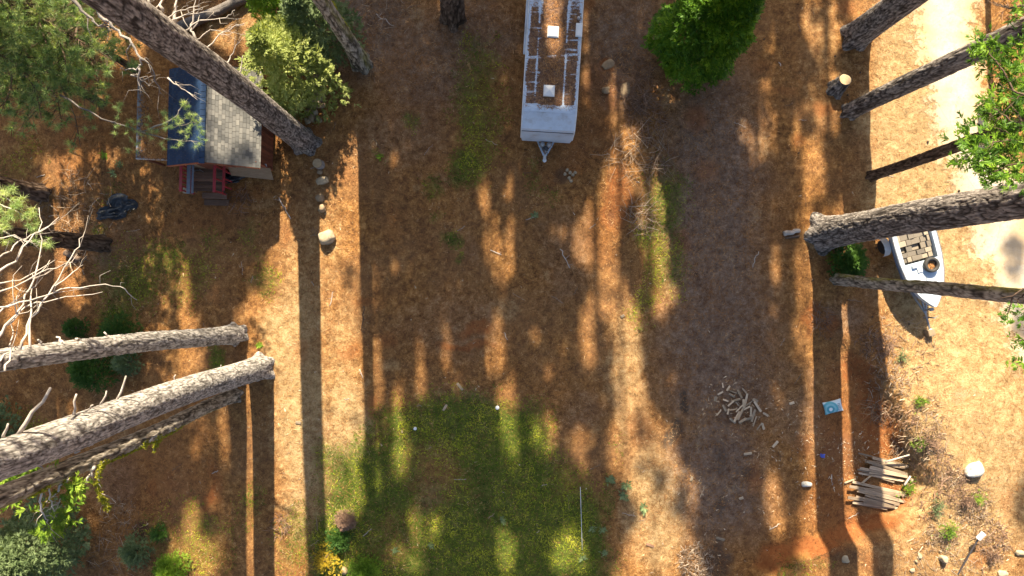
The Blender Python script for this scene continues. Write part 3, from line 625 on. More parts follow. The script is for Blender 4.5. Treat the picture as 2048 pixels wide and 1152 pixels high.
# moss-hung limbs of the mossy left tree
e6, c6 = T[6]
def mossy_limb(pp, z, r, tw=4, seed=0, cover=1.0):
    pts = [P(x, y, z-.12*i) for i, (x, y) in enumerate(pp)]
    limb(e6, pts, r, .012, 'deadwood', 'hanging_limb', tw, seed, 6, .4)
    C = []
    for i in range(len(pts)-1):
        for k in range(int(26*cover)):
            C.append(local(e6, pts[i].lerp(pts[i+1], random.random())))
    if C:
        C = np.array([tuple(c) for c in C])+rng.normal(0, .03, (len(C), 3)); tufts('limb_moss', C, rdir(len(C), .5), .09, 12, MAT['moss'], e6, .03, .8)
mossy_limb([(208, 924), (198, 945), (194, 965), (197, 985), (210, 1005), (219, 1023)], 11.2, .03, 3, 1, 1.2)
mossy_limb([(136, 958), (110, 988), (86, 1008), (66, 1026)], 12.2, .04, 3, 2, .6)
mossy_limb([(322, 870), (315, 885), (307, 902)], 8.5, .03, 1, 3, 1.0)
mossy_limb([(292, 882), (290, 895)], 9.0, .03, 0, 4, .7)
limb(e6, [P(98, 975, 12.3), P(102, 1005, 12.2), P(112, 1035, 12.0), P(125, 1045, 12)], .025, .008, 'deadwood', 'hanging_limb', 6, 5, 6, .4)
limb(e6, [P(81, 980, 12.6), P(82, 1020, 12.4), P(94, 1042, 12.3), P(106, 1061, 12.3)], .035, .01, 'deadwood', 'hanging_limb', 5, 6, 6, .4)
limb(e6, [P(190, 932, 11.6), P(182, 948, 11.5), P(173, 966, 11.4)], .05, .03, 'deadwood', 'hanging_limb', 1, 7, 6, .3)
limb(e6, [P(125, 998, 12), P(108, 1010, 12), P(93, 1024, 12)], .025, .01, 'deadwood', 'hanging_limb', 2, 8, 6, .3)
def cluster(px, py, z, rx, n):
    c = P(px, py, z); k = S*(H-z)/H
    return np.array([[c.x, c.y, c.z]])+rng.normal(0, 1, (n, 3))*np.array([rx*k*.5, rx*k*.5, .12])
def loc_np(e, C): return C-np.array(tuple(e.location))
CC = np.concatenate([cluster(140, 985, 12, 22, 26), cluster(152, 978, 12, 14, 16), cluster(130, 1030, 12, 15, 16), cluster(120, 1050, 12, 16, 20), cluster(88, 1065, 12, 16, 18), cluster(40, 950, 12.5, 40, 50), cluster(60, 935, 12.6, 26, 24), cluster(105, 920, 12.6, 8, 6), cluster(20, 985, 12.5, 40, 60)])
dd = rdir(len(CC)); dd[:, 2] *= .3; sprays('bough', loc_np(e6, CC), dd, .30, 12, MAT['lime'], e6, .28, .6)
# moss cushions on the sunlit flank of the mossy tree
C = []
for q in range(1500):
    z = 5+9*random.random()**.8; c = c6(z); r = .27; a = -math.pi*.5+random.gauss(.0, .35)+.15; 
    C.append(c+Vector((math.cos(a)*r, math.sin(a)*r, 0)))
C = np.array([tuple(c) for c in C]); keep = vnoise(C*1.4, 5) > -.15; C = C[keep]; tufts('trunk_moss', C, rdir(len(C)), .06, 8, MAT['moss'], e6, .045, .9)
e2, c2 = T[2]
C = np.array([tuple(c2(z)+Vector((math.cos(a)*.27, math.sin(a)*.27, 0))) for z, a in [(1.2+5*random.random(), .75+random.gauss(0, .22)) for _ in range(500)]]); keep = vnoise(C*1.6, 15) > .0
tufts('trunk_moss', C[keep], rdir(keep.sum()), .05, 8, MAT['moss'], e2, .04, .9)

# cedar sprays over the road at the right edge (boughs of the slim cedar) and below it
def bough_group(e, spots, z, size, k, mat, limbs, n_per, droop=.1, rad=20, W=.3):
    CC = []; 
    for (x, y) in spots: CC.append(cluster(x, y, z+random.uniform(-.5, .5), rad, n_per))
    CC = np.concatenate(CC); d = rdir(len(CC)); d[:, 0] -= .5; d[:, 2] *= .35; d /= np.linalg.norm(d, axis=1, keepdims=True)
    sprays('bough', loc_np(e, CC), d, size, k, MAT[mat], e, W, .6, droop=droop)
    for q, pp in enumerate(limbs):
        limb(e, [P(x, y, z+.5-.15*i) for i, (x, y) in enumerate(pp)], .03, .008, 'bark_dark', 'bough_stem', 5, 200+q, 5, .4)
e9, c9 = T[9]
sp = [(1972, 100), (1990, 92), (2008, 108), (1980, 125), (2030, 110), (2046, 130), (2000, 140), (2020, 160), (2046, 180), (2005, 180), (2030, 200), (1985, 205), (2000, 225), (2020, 230), (2046, 225), (1990, 240), (2010, 260), (2040, 262), (1975, 212), (2046, 90), (2052, 160), (2060, 200), (2025, 142), (1965, 92),
      (1935, 262), (1945, 275), (1950, 300), (1932, 320), (1965, 290), (1980, 280), (1990, 300), (2005, 300), (2020, 290), (2040, 300), (1960, 325), (1985, 330), (2000, 350), (2020, 345), (2042, 340), (2010, 325), (1975, 345), (2046, 360), (2030, 320), (2046, 280)]
bough_group(e9, sp, 15.5, .26, 16, 'cedar', [[(2070, 200), (2030, 180), (2000, 130), (1970, 98)], [(2070, 290), (2020, 280), (1960, 290), (1930, 318)], [(2070, 260), (2020, 240), (1985, 215)], [(2060, 330), (2010, 330), (1985, 345)], [(2070, 180), (2040, 190), (1990, 245)]], 14, rad=21, W=.2)
e11, c11 = T[11]
bough_group(e11, [(2028, 630), (2046, 626), (2020, 640), (2036, 680), (2046, 690), (2040, 733), (2048, 720), (2048, 640)], 15.5, .2, 12, 'cedar', [[(2070, 570), (2030, 590), (2018, 620), (2015, 640)], [(2070, 585), (2046, 590), (2034, 606)], [(2070, 670), (2050, 680), (2030, 682)]], 5, rad=12)
bough_group(T[7][0], [(2046, 10), (2050, 30), (2040, 42), (2055, 20)], 15.5, .25, 9, 'cedar', [[(2070, 10), (2020, 15), (1995, 8), (1985, 4)], [(2070, 40), (2040, 40), (2030, 42)]], 6, rad=12)
# needle tufts on the left edge, borne by the dark shaded tree
e13, c13 = T[13]
sp13 = [(18, 375), (8, 390), (35, 408), (45, 415), (20, 420), (60, 425), (55, 440), (66, 446), (5, 440), (5, 460), (10, 480), (40, 405), (72, 460), (25, 400), (88, 490), (92, 484), (10, 425), (0, 410), (70, 430), (30, 435), (15, 455)]
C = np.concatenate([cluster(x, y, 13.4, 9, 3) for x, y in sp13]); tufts('bough', loc_np(e4, C), rdir(len(C), .4), .19, 46, MAT['pine'], e4, .012, .8, bright=rng.uniform(.5, 1, len(C)))
for q, pp in enumerate([[(-30, 400), (20, 415), (60, 440)], [(-30, 380), (0, 385), (25, 405)], [(-30, 440), (40, 480), (90, 488)]]):
    limb(e4, [P(x, y, 13.3) for x, y in pp], .025, .010, 'deadwood', 'bough_stem', 2, 300+q)

# young conifers -----------------------------------------------------------------
def pine(name, label, b, hgt, r, seed, z0, mat='pine', nlimb=60, tsize=.24, kn=42, trunk_r=.16, group='young pines at the left', per=9, zmin=None):
    p0 = G(*b); e = empty(name, p0, label, 'tree', group); rr = random.Random(seed)
    v, f, va, ctr = trunk_geo(p0, (0, 0), hgt, [(0, trunk_r), (hgt, .03)], 20, 5, .15, seed, .02, .3, .15)
    mesh_np('trunk', v, f, MAT['bark_dark'], e, smooth=True, vattrs=va)
    m = MB(); C = []; D = []
    for q in range(nlimb):
        t = (q+.5)/nlimb; z = z0+(hgt-z0)*t; a = q*2.399+rr.uniform(-.3, .3); L = r*(1-.8*t**1.3)*rr.uniform(.7, 1.15)
        c = ctr(z); d = Vector((math.cos(a), math.sin(a), 0)); tip = c+d*L+Vector((0, 0, L*.12)); midp = c+d*L*.5-Vector((0, 0, L*.04))
        m.tube([c, midp, tip], [.03+.012*L, .025, .01], 4)
        for k in range(per):
            u_ = rr.uniform(.3, 1.0); s_ = Vector((-d.y, d.x, 0))*rr.uniform(-1, 1)*L*.35*(1.15-u_*.5)
            q_ = c.lerp(tip, u_)+s_+Vector((0, 0, rr.uniform(-.12, .15))); C.append(tuple(q_)); D.append(tuple((d*.5+s_*.6+Vector((0, 0, .9))).normalized()))
            if abs(s_.length) > .15: m.tube([c.lerp(tip, u_*.85), q_], [.012, .006], 3, False)
    tag(m.build('limbs', MAT['bark_dark'], e), kind='stuff')
    tufts('crown', np.array(C), np.array(D), tsize, kn, MAT[mat], e, .022, .72)
    return e
pine('young_pine', 'young pine with blue-green needle tufts in the top left corner', (272, 140), 12.5, 2.7, 31, 3.0, nlimb=90, per=14, tsize=.3, kn=46)
pine('young_pine', 'young pine whose boughs reach over the shed lean-to', (204, 206), 11.5, 2.6, 32, 2.6, nlimb=84, per=14, tsize=.3, kn=46)
# sprigs of that pine over the shed roof
ep = bpy.data.objects['young_pine.001']
sp = [(240, 268), (262, 252), (278, 262), (300, 240), (322, 226), (345, 260), (352, 236), (362, 212), (385, 230), (390, 250), (398, 272), (372, 268), (330, 285), (360, 288), (402, 288), (255, 300), (285, 285), (310, 268), (245, 210), (235, 220), (368, 206), (378, 224), (340, 245), (270, 240), (355, 250), (380, 262), (300, 262), (395, 238)]
C = np.concatenate([cluster(x, y, 6.2, 14, 3) for x, y in sp]); tufts('bough', loc_np(ep, C), rdir(len(C), .4), .2, 40, MAT['pine'], ep, .010, .8)
for q, pp in enumerate([[(120, 190), (200, 235), (280, 262), (345, 255), (395, 245)], [(280, 262), (330, 280), (400, 285)], [(300, 258), (350, 235), (365, 212)]]):
    limb(ep, [P(x, y, 6.1) for x, y in pp], .04, .01, 'bark', 'bough_stem', 4, 330+q, 5, .4)
def bushy(name, label, b, hgt, r, mat, n, size, k, seed, cat='tree', group=None, z0=.2, pw=1.1, trunk=.08, W=.32, hollow=.4, up=.1, lean=(0, 0), droop=.05, lumps=.25):
    """dense leafy crown of small sprays around a tapered stem"""
    p0 = G(*b); e = empty(name, p0, label, cat, group)
    ctr = lambda z: Vector((lean[0]*z, lean[1]*z, z))
    m = MB(); m.tube([(0, 0, -.1), tuple(ctr(hgt*.5)), tuple(ctr(hgt*.95))], [trunk, trunk*.7, .015], 7)
    for q in range(10):
        a = q*2.4; zz = z0+(hgt-z0)*(.1+.07*q); L = r*.6*(1-.07*q); c = ctr(zz); m.tube([c, c+Vector((math.cos(a)*L, math.sin(a)*L, .25*L))], [trunk*.35, .01], 4)
    m.build('trunk' if cat == 'tree' else 'stem', MAT['bark_dark'], e)
    t = rng.uniform(0, 1, n)**.85; z = z0+(hgt-z0)*t; a = rng.uniform(0, 2*np.pi, n)
    prof = (1-t**pw)**.75*(1+.0*t); prof = np.where(t < .12, prof*(.55+.45*t/.12), prof)
    lump = 1+lumps*vnoise(np.stack([np.cos(a)*2.2, np.sin(a)*2.2, z*1.6/max(.3, r)], -1), seed)+.12*vnoise(np.stack([np.cos(a)*6, np.sin(a)*6, z*4/max(.3, r)], -1), seed+1)
    rad = r*prof*lump*np.sqrt(rng.uniform(hollow**2, 1.0, n))
    c = np.array([tuple(ctr(float(q))) for q in z])
    C = c+np.stack([np.cos(a)*rad, np.sin(a)*rad, rng.normal(0, .06, n)], -1)
    d = np.stack([np.cos(a), np.sin(a), np.full(n, up)+.6*t], -1)+rng.normal(0, .4, (n, 3)); d /= np.linalg.norm(d, axis=1, keepdims=True)
    tn = (.45+.35*vnoise(C*1.8, seed+4)+rng.normal(0, .12, n)+.2*(rad/(r*prof*lump+.01)-.7)).clip(0, 1)
    sprays('crown' if cat == 'tree' else 'foliage', C, d, size, k, MAT[mat], e, W, .55, tint=tn, droop=droop)
    return e
bushy('cedar_tree', 'dense bright green conifer at the top edge, right of the travel trailer', (1378, 102), 8.0, 1.85, 'cedar', 8000, .34, 9, 41, pw=1.6, trunk=.2, hollow=.55)
bushy('young_cedar', 'pale sunlit young tree behind the shed', (632, 168), 5.2, 2.0, 'young', 2600, .32, 9, 42, group='young trees behind the shed', lean=(-.16, .05), hollow=.25, lumps=.9)
bushy('young_cedar', 'small pale sapling in front of the rocks behind the shed', (598, 212), 1.9, .95, 'young', 520, .22, 9, 43, group='young trees behind the shed', lean=(-.1, 0), hollow=.2, lumps=.5)
bushy('young_cedar', 'darker green young tree at the top edge near the mossy trunk', (668, 88), 4.6, 1.7, 'sage', 2200, .30, 9, 44, group='young trees behind the shed', lean=(-.1, .05), hollow=.3)
bushy('young_cedar', 'yellow-green young tree at the top edge above the shed', (600, 55), 4.5, 1.6, 'lime', 1800, .28, 9, 45, group='young trees behind the shed', lean=(-.1, .05), hollow=.3)
bushy('young_cedar', 'hazy dark green conifer in the bottom left corner', (128, 1062), 5.0, 2.0, 'sage', 4200, .28, 10, 46, lean=(0, 0), hollow=.3)
bushy('shrub', 'yellow-green low shrub at the far left edge below the trunks', (10, 845), 1.5, 1.3, 'sage', 900, .26, 9, 47, 'shrub', hollow=.2)
bushy('shrub', 'dark green shrub under the upper left trunk, larger and rounder', (255, 668), 1.4, 1.05, 'fern', 1500, .16, 9, 48, 'shrub', 'shrubs beneath the left trunks', hollow=.2)
bushy('shrub', 'dark green shrub below the upper left trunk', (200, 735), 1.6, 1.25, 'fern', 1700, .18, 9, 49, 'shrub', 'shrubs beneath the left trunks', hollow=.2)
bushy('shrub', 'small dark shrub left of the larger round one beneath the left trunk', (166, 655), 1.1, .6, 'fern', 700, .15, 9, 50, 'shrub', 'shrubs beneath the left trunks', hollow=.2)
bushy('shrub', 'blue-green shrub directly right below the upper left trunk', (262, 722), 1.0, .7, 'sage', 700, .16, 9, 51, 'shrub', 'shrubs beneath the left trunks', hollow=.2)
bushy('shrub', 'fern-green shrub between the two right trunks', (1690, 525), 1.1, .85, 'fern', 1100, .22, 9, 52, 'shrub', hollow=.2)
bushy('shrub', 'bright lime shrub at the bottom edge left of the trunk shadows', (352, 1132), 1.2, .85, 'lime', 1300, .2, 9, 53, 'shrub', hollow=.2)
bushy('shrub', 'dull sage shrub beside the dark ash spot at bottom left', (280, 1095), .9, .75, 'sage', 800, .18, 9, 54, 'shrub', hollow=.2)
bushy('shrub', 'small leafy plant above the dark ash spot at bottom left', (325, 1062), .6, .4, 'fern', 300, .16, 8, 55, 'shrub', hollow=.2)
bushy('shrub', 'bright green shrub at the bottom edge of the lawn', (735, 1135), .9, .85, 'lime', 1300, .15, 8, 56, 'shrub', hollow=.2)
bushy('shrub', 'yellow-leaved shrub at the lower left corner of the lawn', (656, 1110), .9, .75, 'yellow', 420, .14, 8, 57, 'shrub', hollow=.1, lumps=.7)
bushy('shrub', 'round brown dead bush on the lawn', (695, 1036), .7, .52, 'deadleaf', 1600, .13, 8, 58, 'bush', W=.18, hollow=.2)
bushy('shrub', 'dark olive low shrub behind the brown dead bush', (680, 1075), .5, .65, 'fern', 700, .15, 8, 59, 'shrub', hollow=.1)
RS = [((1890, 1058), .55, .5, 'lime', 'lime green plant near the leaning white marker post'), ((1822, 980), .5, .45, 'lime', 'green plant at the end of the lower plank pile'), ((1835, 800), .5, .35, 'lime', 'small green plant on the sunny slope right of the red bank'), ((1855, 880), .45, .5, 'deadleaf', 'brown-green scrub right of the red bank'), ((1925, 1000), .45, .55, 'deadleaf', 'dry brown scrub below the white boulder'), ((1950, 995), .35, .25, 'lime', 'small green plant below the white boulder'),
      ((1870, 1010), .3, .35, 'sage', 'grey-green plant right of the lower plank pile'), ((1840, 885), .35, .3, 'lime', 'green plant on the rim above the upper plank pile'), ((1980, 1110), .4, .35, 'deadleaf', 'brown scrub in the bottom right corner'), ((1770, 690), .5, .5, 'deadleaf', 'dry scrub on the slope below the boat trailer'), ((1800, 715), .35, .3, 'sage', 'sage plant on the slope below the boat trailer'), ((1665, 515), .25, .25, 'lime', 'tiny lime plant beside the thick trunk foot')]
for q, (b, h_, r_, mt, lb) in enumerate(RS): bushy('shrub', lb, b, h_*.6, r_*1.15, mt, int(230*r_/.4), .12, 6, 70+q, 'plant', 'scrub on the sunny right slope', hollow=.05, trunk=.02, W=.25, lumps=1.2)
WEED = [((1220, 958), 'mullein rosette, topmost of those at the lawn edge'), ((1252, 970), 'mullein rosette, rightmost of the top trio at the lawn edge'), ((1247, 990), 'mullein rosette just under the rightmost of the top trio'), ((1287, 1016), 'mullein rosette out on the bare ground right of the lawn'), ((1206, 1060), 'grey rosette beside the lower end of the white string'), ((1165, 1115), 'dark rosette at the foot of the white string'), ((1208, 1105), 'yellowish rosette right of the white string foot'), ((1185, 1058), 'small rosette right of the white string'),
        ((240, 328), 'pale weed in the shade left of the lean-to'), ((228, 348), 'pale weed below the one left of the lean-to'), ((210, 312), 'yellowish weed left of the lean-to, uppermost'), ((760, 313), 'lone green weed in the bare ground above the sunlit strip'), ((520, 690), 'green tuft at the root of the left trunks'), ((1068, 430), 'teal leaf rosette below the trailer hitch'), ((1005, 1040), 'pale rosette in the lower lawn'), ((862, 1090), 'sage rosette near the bottom of the lawn'), ((790, 1100), 'pale sage rosette at the lower left of the lawn')]
for q, (b, lb) in enumerate(WEED):
    e = empty('weed', G(*b), lb, 'plant', 'low weeds on the ground'); n = 46; a = rng.uniform(0, 6.28, n); d = np.stack([np.cos(a), np.sin(a), rng.uniform(.1, .9, n)], -1); d /= np.linalg.norm(d, axis=1, keepdims=True)
    L = rng.uniform(.12, .24, n)*(1.25 if q < 4 else .9); v, f = leafquads(np.zeros((n, 3))+rng.normal(0, .05, (n, 3)), d, L, L*.3, np.cross(d, [0, 0, 1.0]))
    mesh_np('leaves', v, f, MAT['sage' if q not in (10, 11, 12) else 'lime'], e, attrs=dict(tint=rng.uniform(.4, 1, n)))

# ------------------------------------------------------------------ tall pines beyond the top of the picture: unseen, crowns shaped to cast the drawn light patches
LITP = [([(552, 235), (640, 235), (690, 290), (742, 300), (738, 380), (735, 520), (715, 640), (735, 700), (735, 800), (750, 850), (755, 905), (745, 1000), (660, 1030), (640, 1210), (478, 1210), (478, 640), (545, 500)], 14),
        ([(1768, -80), (2300, -80), (2300, 1300), (1660, 1300), (1590, 1150), (1615, 900), (1612, 720), (1600, 560), (1600, 440), (1690, 440), (1700, -80)], 16),
        ([(1150, 452), (1195, 400), (1222, 345), (1232, 285), (1275, 290), (1278, 370), (1250, 420), (1232, 462), (1238, 560), (1272, 610), (1278, 690), (1286, 770), (1312, 820), (1345, 850), (1352, 900), (1392, 985), (1395, 1030), (1375, 1060), (1418, 1165), (1215, 1165), (1250, 1080), (1290, 1050), (1245, 985), (1205, 900), (1215, 850), (1240, 800), (1225, 740), (1235, 690), (1195, 660), (1165, 640), (1190, 560), (1150, 500)], 14),
        ([(80, 320), (300, 320), (360, 520), (410, 700), (380, 770), (240, 770), (110, 540)], 20), ([(1094, 456), (1142, 445), (1142, 474), (1100, 476)], 6), ([(1292, 380), (1310, 380), (1312, 480), (1338, 540), (1352, 590), (1330, 640), (1300, 630), (1278, 590), (1286, 530)], 12)]
LITE = [(970, 400, 16, 45), (985, 500, 18, 60), (1020, 380, 12, 40), (1022, 500, 16, 70), (990, 570, 14, 60, .5), (992, 690, 20, 60), (1010, 570, 10, 60, .6), (975, 730, 14, 24, .8), (840, 700, 13, 26), (842, 765, 15, 32), (892, 715, 12, 60, .8), (888, 655, 10, 26, .5), (795, 800, 12, 24, .9), (760, 790, 12, 24), (757, 740, 8, 60, .7),
        (790, 840, 24, 26), (794, 870, 12, 40), (722, 640, 10, 40), (748, 640, 7, 130, .8), (915, 770, 9, 24, .7), (945, 770, 9, 40, .5), (1008, 800, 14, 40, .9), (1025, 780, 8, 60, .9), (1035, 830, 10, 30, .6), (1080, 860, 16, 40, .6), (1145, 890, 14, 40, .7), (1110, 780, 10, 40, .6), (1075, 660, 18, 30, .6), (1130, 700, 14, 40, .6), (1180, 680, 26, 60, .8), (1095, 740, 20, 24, .6), (1160, 880, 30, 30, .7), (1190, 800, 20, 40, .5),
        (750, 975, 14, 22), (700, 960, 50, 60), (680, 900, 46, 60), (690, 1020, 40, 30, .8), (810, 905, 14, 50, .9), (700, 870, 50, 40), (835, 1060, 14, 40), (868, 1060, 14, 36), (795, 1100, 18, 24, .9), (830, 1120, 26, 30, .8), (1010, 1095, 28, 42), (1020, 930, 14, 40, .5), (1015, 850, 18, 40), (795, 905, 18, 60), (1035, 880, 16, 40, .8), (1090, 870, 24, 50, .85), (1140, 1110, 40, 50, .8), (1165, 930, 10, 40, .7), (960, 905, 20, 40, .4),
        (1550, 530, 10, 60), (1545, 640, 9, 50, .7), (1595, 680, 18, 60), (1598, 560, 20, 70, .7), (1618, 800, 9, 70), (1548, 985, 18, 60), (1560, 1040, 24, 40, .8), (1515, 300, 14, 50, .8), (1495, 260, 20, 30, .7), (1545, 250, 30, 60, .6), (1530, 180, 26, 40, .6), (1555, 90, 20, 80, .5), (1640, 60, 44, 90, .9), (1650, 200, 40, 80), (1630, 340, 34, 90), (1600, 240, 20, 60, .7), (1620, 420, 30, 40, .8),
        (1370, 330, 14, 40, .6), (1350, 300, 14, 16, .5), (1395, 700, 12, 20, .5), (1510, 650, 10, 16, .4), (1500, 730, 12, 18, .4), (1340, 750, 20, 16, .7), (1560, 790, 10, 30, .6), (1575, 870, 12, 60, .7),
        (320, 515, 34, 40), (335, 560, 20, 24), (110, 385, 9, 70, .9), (150, 390, 8, 50, .8), (20, 620, 24, 70), (40, 680, 22, 36), (18, 560, 16, 30), (425, 600, 8, 26, .8), (380, 720, 18, 24), (400, 690, 14, 30, .6), (340, 655, 14, 12, .9), (100, 810, 10, 36), (135, 800, 10, 22), (448, 870, 12, 70, .9), (395, 860, 20, 60, .6), (182, 1045, 12, 34, .8), (108, 1095, 8, 20, .7), (430, 990, 12, 40, .7), (385, 1060, 24, 70, .8), (360, 1100, 30, 50, .8), (460, 1080, 30, 90, .5), (205, 330, 8, 50, .7), (225, 300, 8, 30, .7), (205, 210, 10, 50, .7), (470, 60, 60, 60, .8), (240, 80, 60, 60, .9),
        (790, 315, 9, 26, .9), (710, 310, 24, 40, .8), (790, 545, 12, 20, .7), (752, 560, 6, 60, .7), (820, 560, 8, 30, .5), (780, 480, 6, 60, .5), (885, 590, 9, 40, .4), (1180, 60, 16, 60, .7), (1180, 150, 16, 40, .7), (1230, 230, 18, 70, .8), (1340, 190, 40, 40, .8), (1325, 440, 60, 90, .85), (1350, 380, 50, 70, .7),
        (1105, 230, 18, 50, .95), (1100, 285, 18, 60, .95), (1110, 200, 30, 16, .8), (1130, 400, 30, 12, .9), (500, 420, 40, 90), (480, 500, 34, 40), (398, 1120, 60, 60, .8), (610, 360, 90, 170)]
DARKE = [(650, 930, 7, 40), (690, 950, 12, 60), (1590, 640, 7, 60, .5), (1575, 120, 14, 260, .9), (1576, 500, 9, 200, .9), (700, 560, 12, 40, .7), (742, 560, 6, 300, .8), (715, 850, 10, 40, .7), (690, 760, 9, 40, .6), (660, 640, 8, 40, .4), (690, 330, 10, 60, .5), (735, 940, 8, 60), (1210, 670, 20, 40, .8), (1285, 850, 14, 40, .8), (1215, 880, 22, 40, .6), (1290, 945, 22, 20, .8), (1325, 965, 16, 40, .8), (1365, 1020, 20, 36, .9), (1335, 1035, 14, 14, .7), (1290, 570, 8, 60, .8), (1308, 560, 6, 70, .7), (1610, 130, 16, 60, .8), (1640, 150, 16, 70, .7), (1625, 240, 14, 60, .6), (1650, 320, 14, 60, .6), (1645, 30, 20, 30, .6), (1640, 400, 16, 40, .6),
         (2030, 520, 26, 60, .8), (2000, 600, 14, 90, .6), (2035, 660, 24, 60, .8), (2010, 760, 16, 70, .6), (2040, 880, 16, 60, .8), (2020, 1060, 26, 70, .8), (2045, 980, 14, 60, .8), (2000, 960, 12, 30, .4), (1590, 760, 8, 200, .6), (1580, 950, 9, 140, .8), (1560, 700, 12, 60, .5), (565, 520, 14, 30, .5), (585, 470, 16, 40, .5), (565, 460, 12, 30, .4), (560, 600, 18, 24, .5), (530, 580, 20, 30, .6)]
def litmask(px, py):
    X = px*S; Y = py*S
    jx = px+9*fbm(X, Y, 1.3, 61, 2); jy = py+22*fbm(X, Y, .7, 62, 2)
    m = np.zeros(px.shape)
    for p, s_ in LITP: m = np.maximum(m, 2.4*polymask(jx, jy, p, s_))
    m = np.maximum(m, 1.9*ell(jx, jy, LITE, .3)**1.8); m = m*(1-ell(jx, jy, DARKE, .4)).clip(0, 1)
    m = np.where(py > 1185, 3, m)
    return m
SHADE = []      # (column in the photograph where its shadow runs, distance north)
for i, cx in enumerate([-120, -30, 60, 150, 235, 320, 400, 455]): SHADE.append((cx, (33, 38, 35)[i % 3]))
for i, cx in enumerate([752, 800, 850, 905, 955, 1005, 1055, 1110, 1165, 1215, 1270]): SHADE.append((cx, (33, 38.5, 35.5)[i % 3]))
for i, cx in enumerate([1330, 1385, 1440, 1490, 1540, 1578]): SHADE.append((cx, (36, 32.5, 39)[i % 3]))
SHADE += [(1632, 38), (2035, 37)]
NS_ = 260000
spx = rng.uniform(-230, 2110, NS_); spy = rng.uniform(-250, 1185, NS_)
keep = rng.uniform(0, 1, NS_) > litmask(spx, spy).clip(0, .997); spx, spy = spx[keep], spy[keep]  # foliage is left out wherever a light patch should fall
gX = (spx-1024)*S; gY = (576-spy)*S
tx = np.array([(c-1024)*S for c, d in SHADE]); ty = np.array([d for c, d in SHADE])
dx_ = gX[:, None]-tx[None]; off = rng.normal(0, 1.0, len(gX)).clip(-2.3, 2.3)
zc_ = (ty[None]+off[:, None]-gY[:, None])/(-SHY); xr = gX[:, None]-SHX*zc_-tx[None]
tt = (zc_-13)/(45-13); rad_ = np.where((tt > 0) & (tt < 1), 2.6*(1-.62*tt.clip(0, 1)), 0)
score = np.where(rad_ > 0, np.abs(xr)/np.maximum(rad_, .01), 99)+rng.uniform(0, .35, xr.shape); own = score.argmin(1); ok = score.min(1) < 1.25
for i, (cx, dist) in enumerate(SHADE):
    bx = tx[i]; e = empty('tall_pine', (float(bx), dist, float(height(bx, dist))), 'unseen tall pine above the top edge, its crown shaped to shade the yard', 'tree', 'shade pines beyond the top edge')
    q = random.uniform(.2, .34) if i < 26 else .3
    if i == 0:
        trunk_me = {}
    m = MB(); zs = np.linspace(-.2, 44, 12); m.tube([(0, 0, z) for z in zs], [max(.03, q*(1-z/47)) for z in zs], 10)
    m.build('trunk', MAT['bark'], e, smooth=True)
    s_ = ok & (own == i); k = s_.sum()
    if k < 3: continue
    zi = zc_[s_, i]; C = np.stack([xr[s_, i], off[s_], zi], -1)
    d = C*np.array([1, 1, 0])+rng.normal(0, .5, (k, 3)); d /= np.linalg.norm(d, axis=1, keepdims=True)
    lm = MB()
    for zz in np.arange(14, 43, 1.6):
        a = zz*2.1; L = 2.2*(1-.6*(zz-13)/32); lm.tube([(0, 0, zz), (math.cos(a)*L, math.sin(a)*L, zz+.2)], [.05, .015], 4)
    tag(lm.build('limbs', MAT['bark_dark'], e), kind='stuff')
    sprays('crown', C-d*.18, d, .48, 2, MAT['pine_shade'], e, .9, .2)

# ------------------------------------------------------------------ shed
def GP(px_, py_): return Vector(((px_-1024)*S, (576-py_)*S, 0))
sh0 = GP(471, 340); sz0 = float(height(sh0.x, sh0.y)); sh0.z = sz0-.02
shed = empty('shed', sh0, 'small shed with a navy and grey shingle roof and red porch railing', 'shed', rz=R(-1.5))
W2, DP = 1.70, 3.55            # half width of walls, depth (front at y=0, back at y=DP)
ZE, ZR = 2.35, 3.35            # eaves, ridge
OV = .22
m = MB(); m.box((0, DP, ZE/2), (2*W2-.12, .08, ZE)); m.add([(-W2, DP, ZE), (W2, DP, ZE), (0, DP, ZR-.1)], [(0, 1, 2)]); m.build('wall', MAT['redwood'], shed)
m = MB(); m.box((-W2+.03, DP/2, ZE/2), (.06, DP-.1, ZE)); m.build('wall', MAT['redwood'], shed)
fw = MB(); fw.box((0, .03, ZE/2), (2*W2-.12, .06, ZE)); fw.add([(-W2, .03, ZE), (W2, .03, ZE), (0, .03, ZR-.1)], [(0, 1, 2)]); fwall = fw.build('wall', MAT['ply'], shed)
ew = MB(); ew.box((W2-.06, DP/2, ZE/2), (.05, DP-.1, ZE)); ewall = ew.build('wall', MAT['redwood'], shed)
for k in range(24):            # upright siding boards on the side that shows
    bm = MB(); bm.box((W2-.02+random.uniform(-.004, .004), .08+k*.147, ZE/2), (.03, .132, ZE-.04), bev=.006); bm.build('siding_board', MAT['redwood'], ewall)
for k in range(22):            # front boards, orange brown
    bm = MB(); bm.box((-W2+.12+k*.158, -.014, ZE/2+.12), (.142, .026, ZE-.25), bev=.005); bm.build('siding_board', MAT['redwood'] if k > 3 else MAT['ply'], fwall)
m = MB(); m.box((-.62, -.045, .98), (.80, .05, 1.9), bev=.01); dr = m.build('door', MAT['redwood'], shed)
m = MB(); m.box((-.30, -.09, .95), (.05, .05, .14), bev=.01); m.build('handle', MAT['steel'], dr)
m = MB(); m.box((.55, -.05, 2.2), (1.2, .05, .07)); m.build('lintel', MAT['white'], shed)
m = MB(); m.box((1.35, -.06, 2.2), (.7, .05, .10)); m.build('lintel', MAT['redwood'], shed)
slope = math.atan2(ZR-ZE, W2)
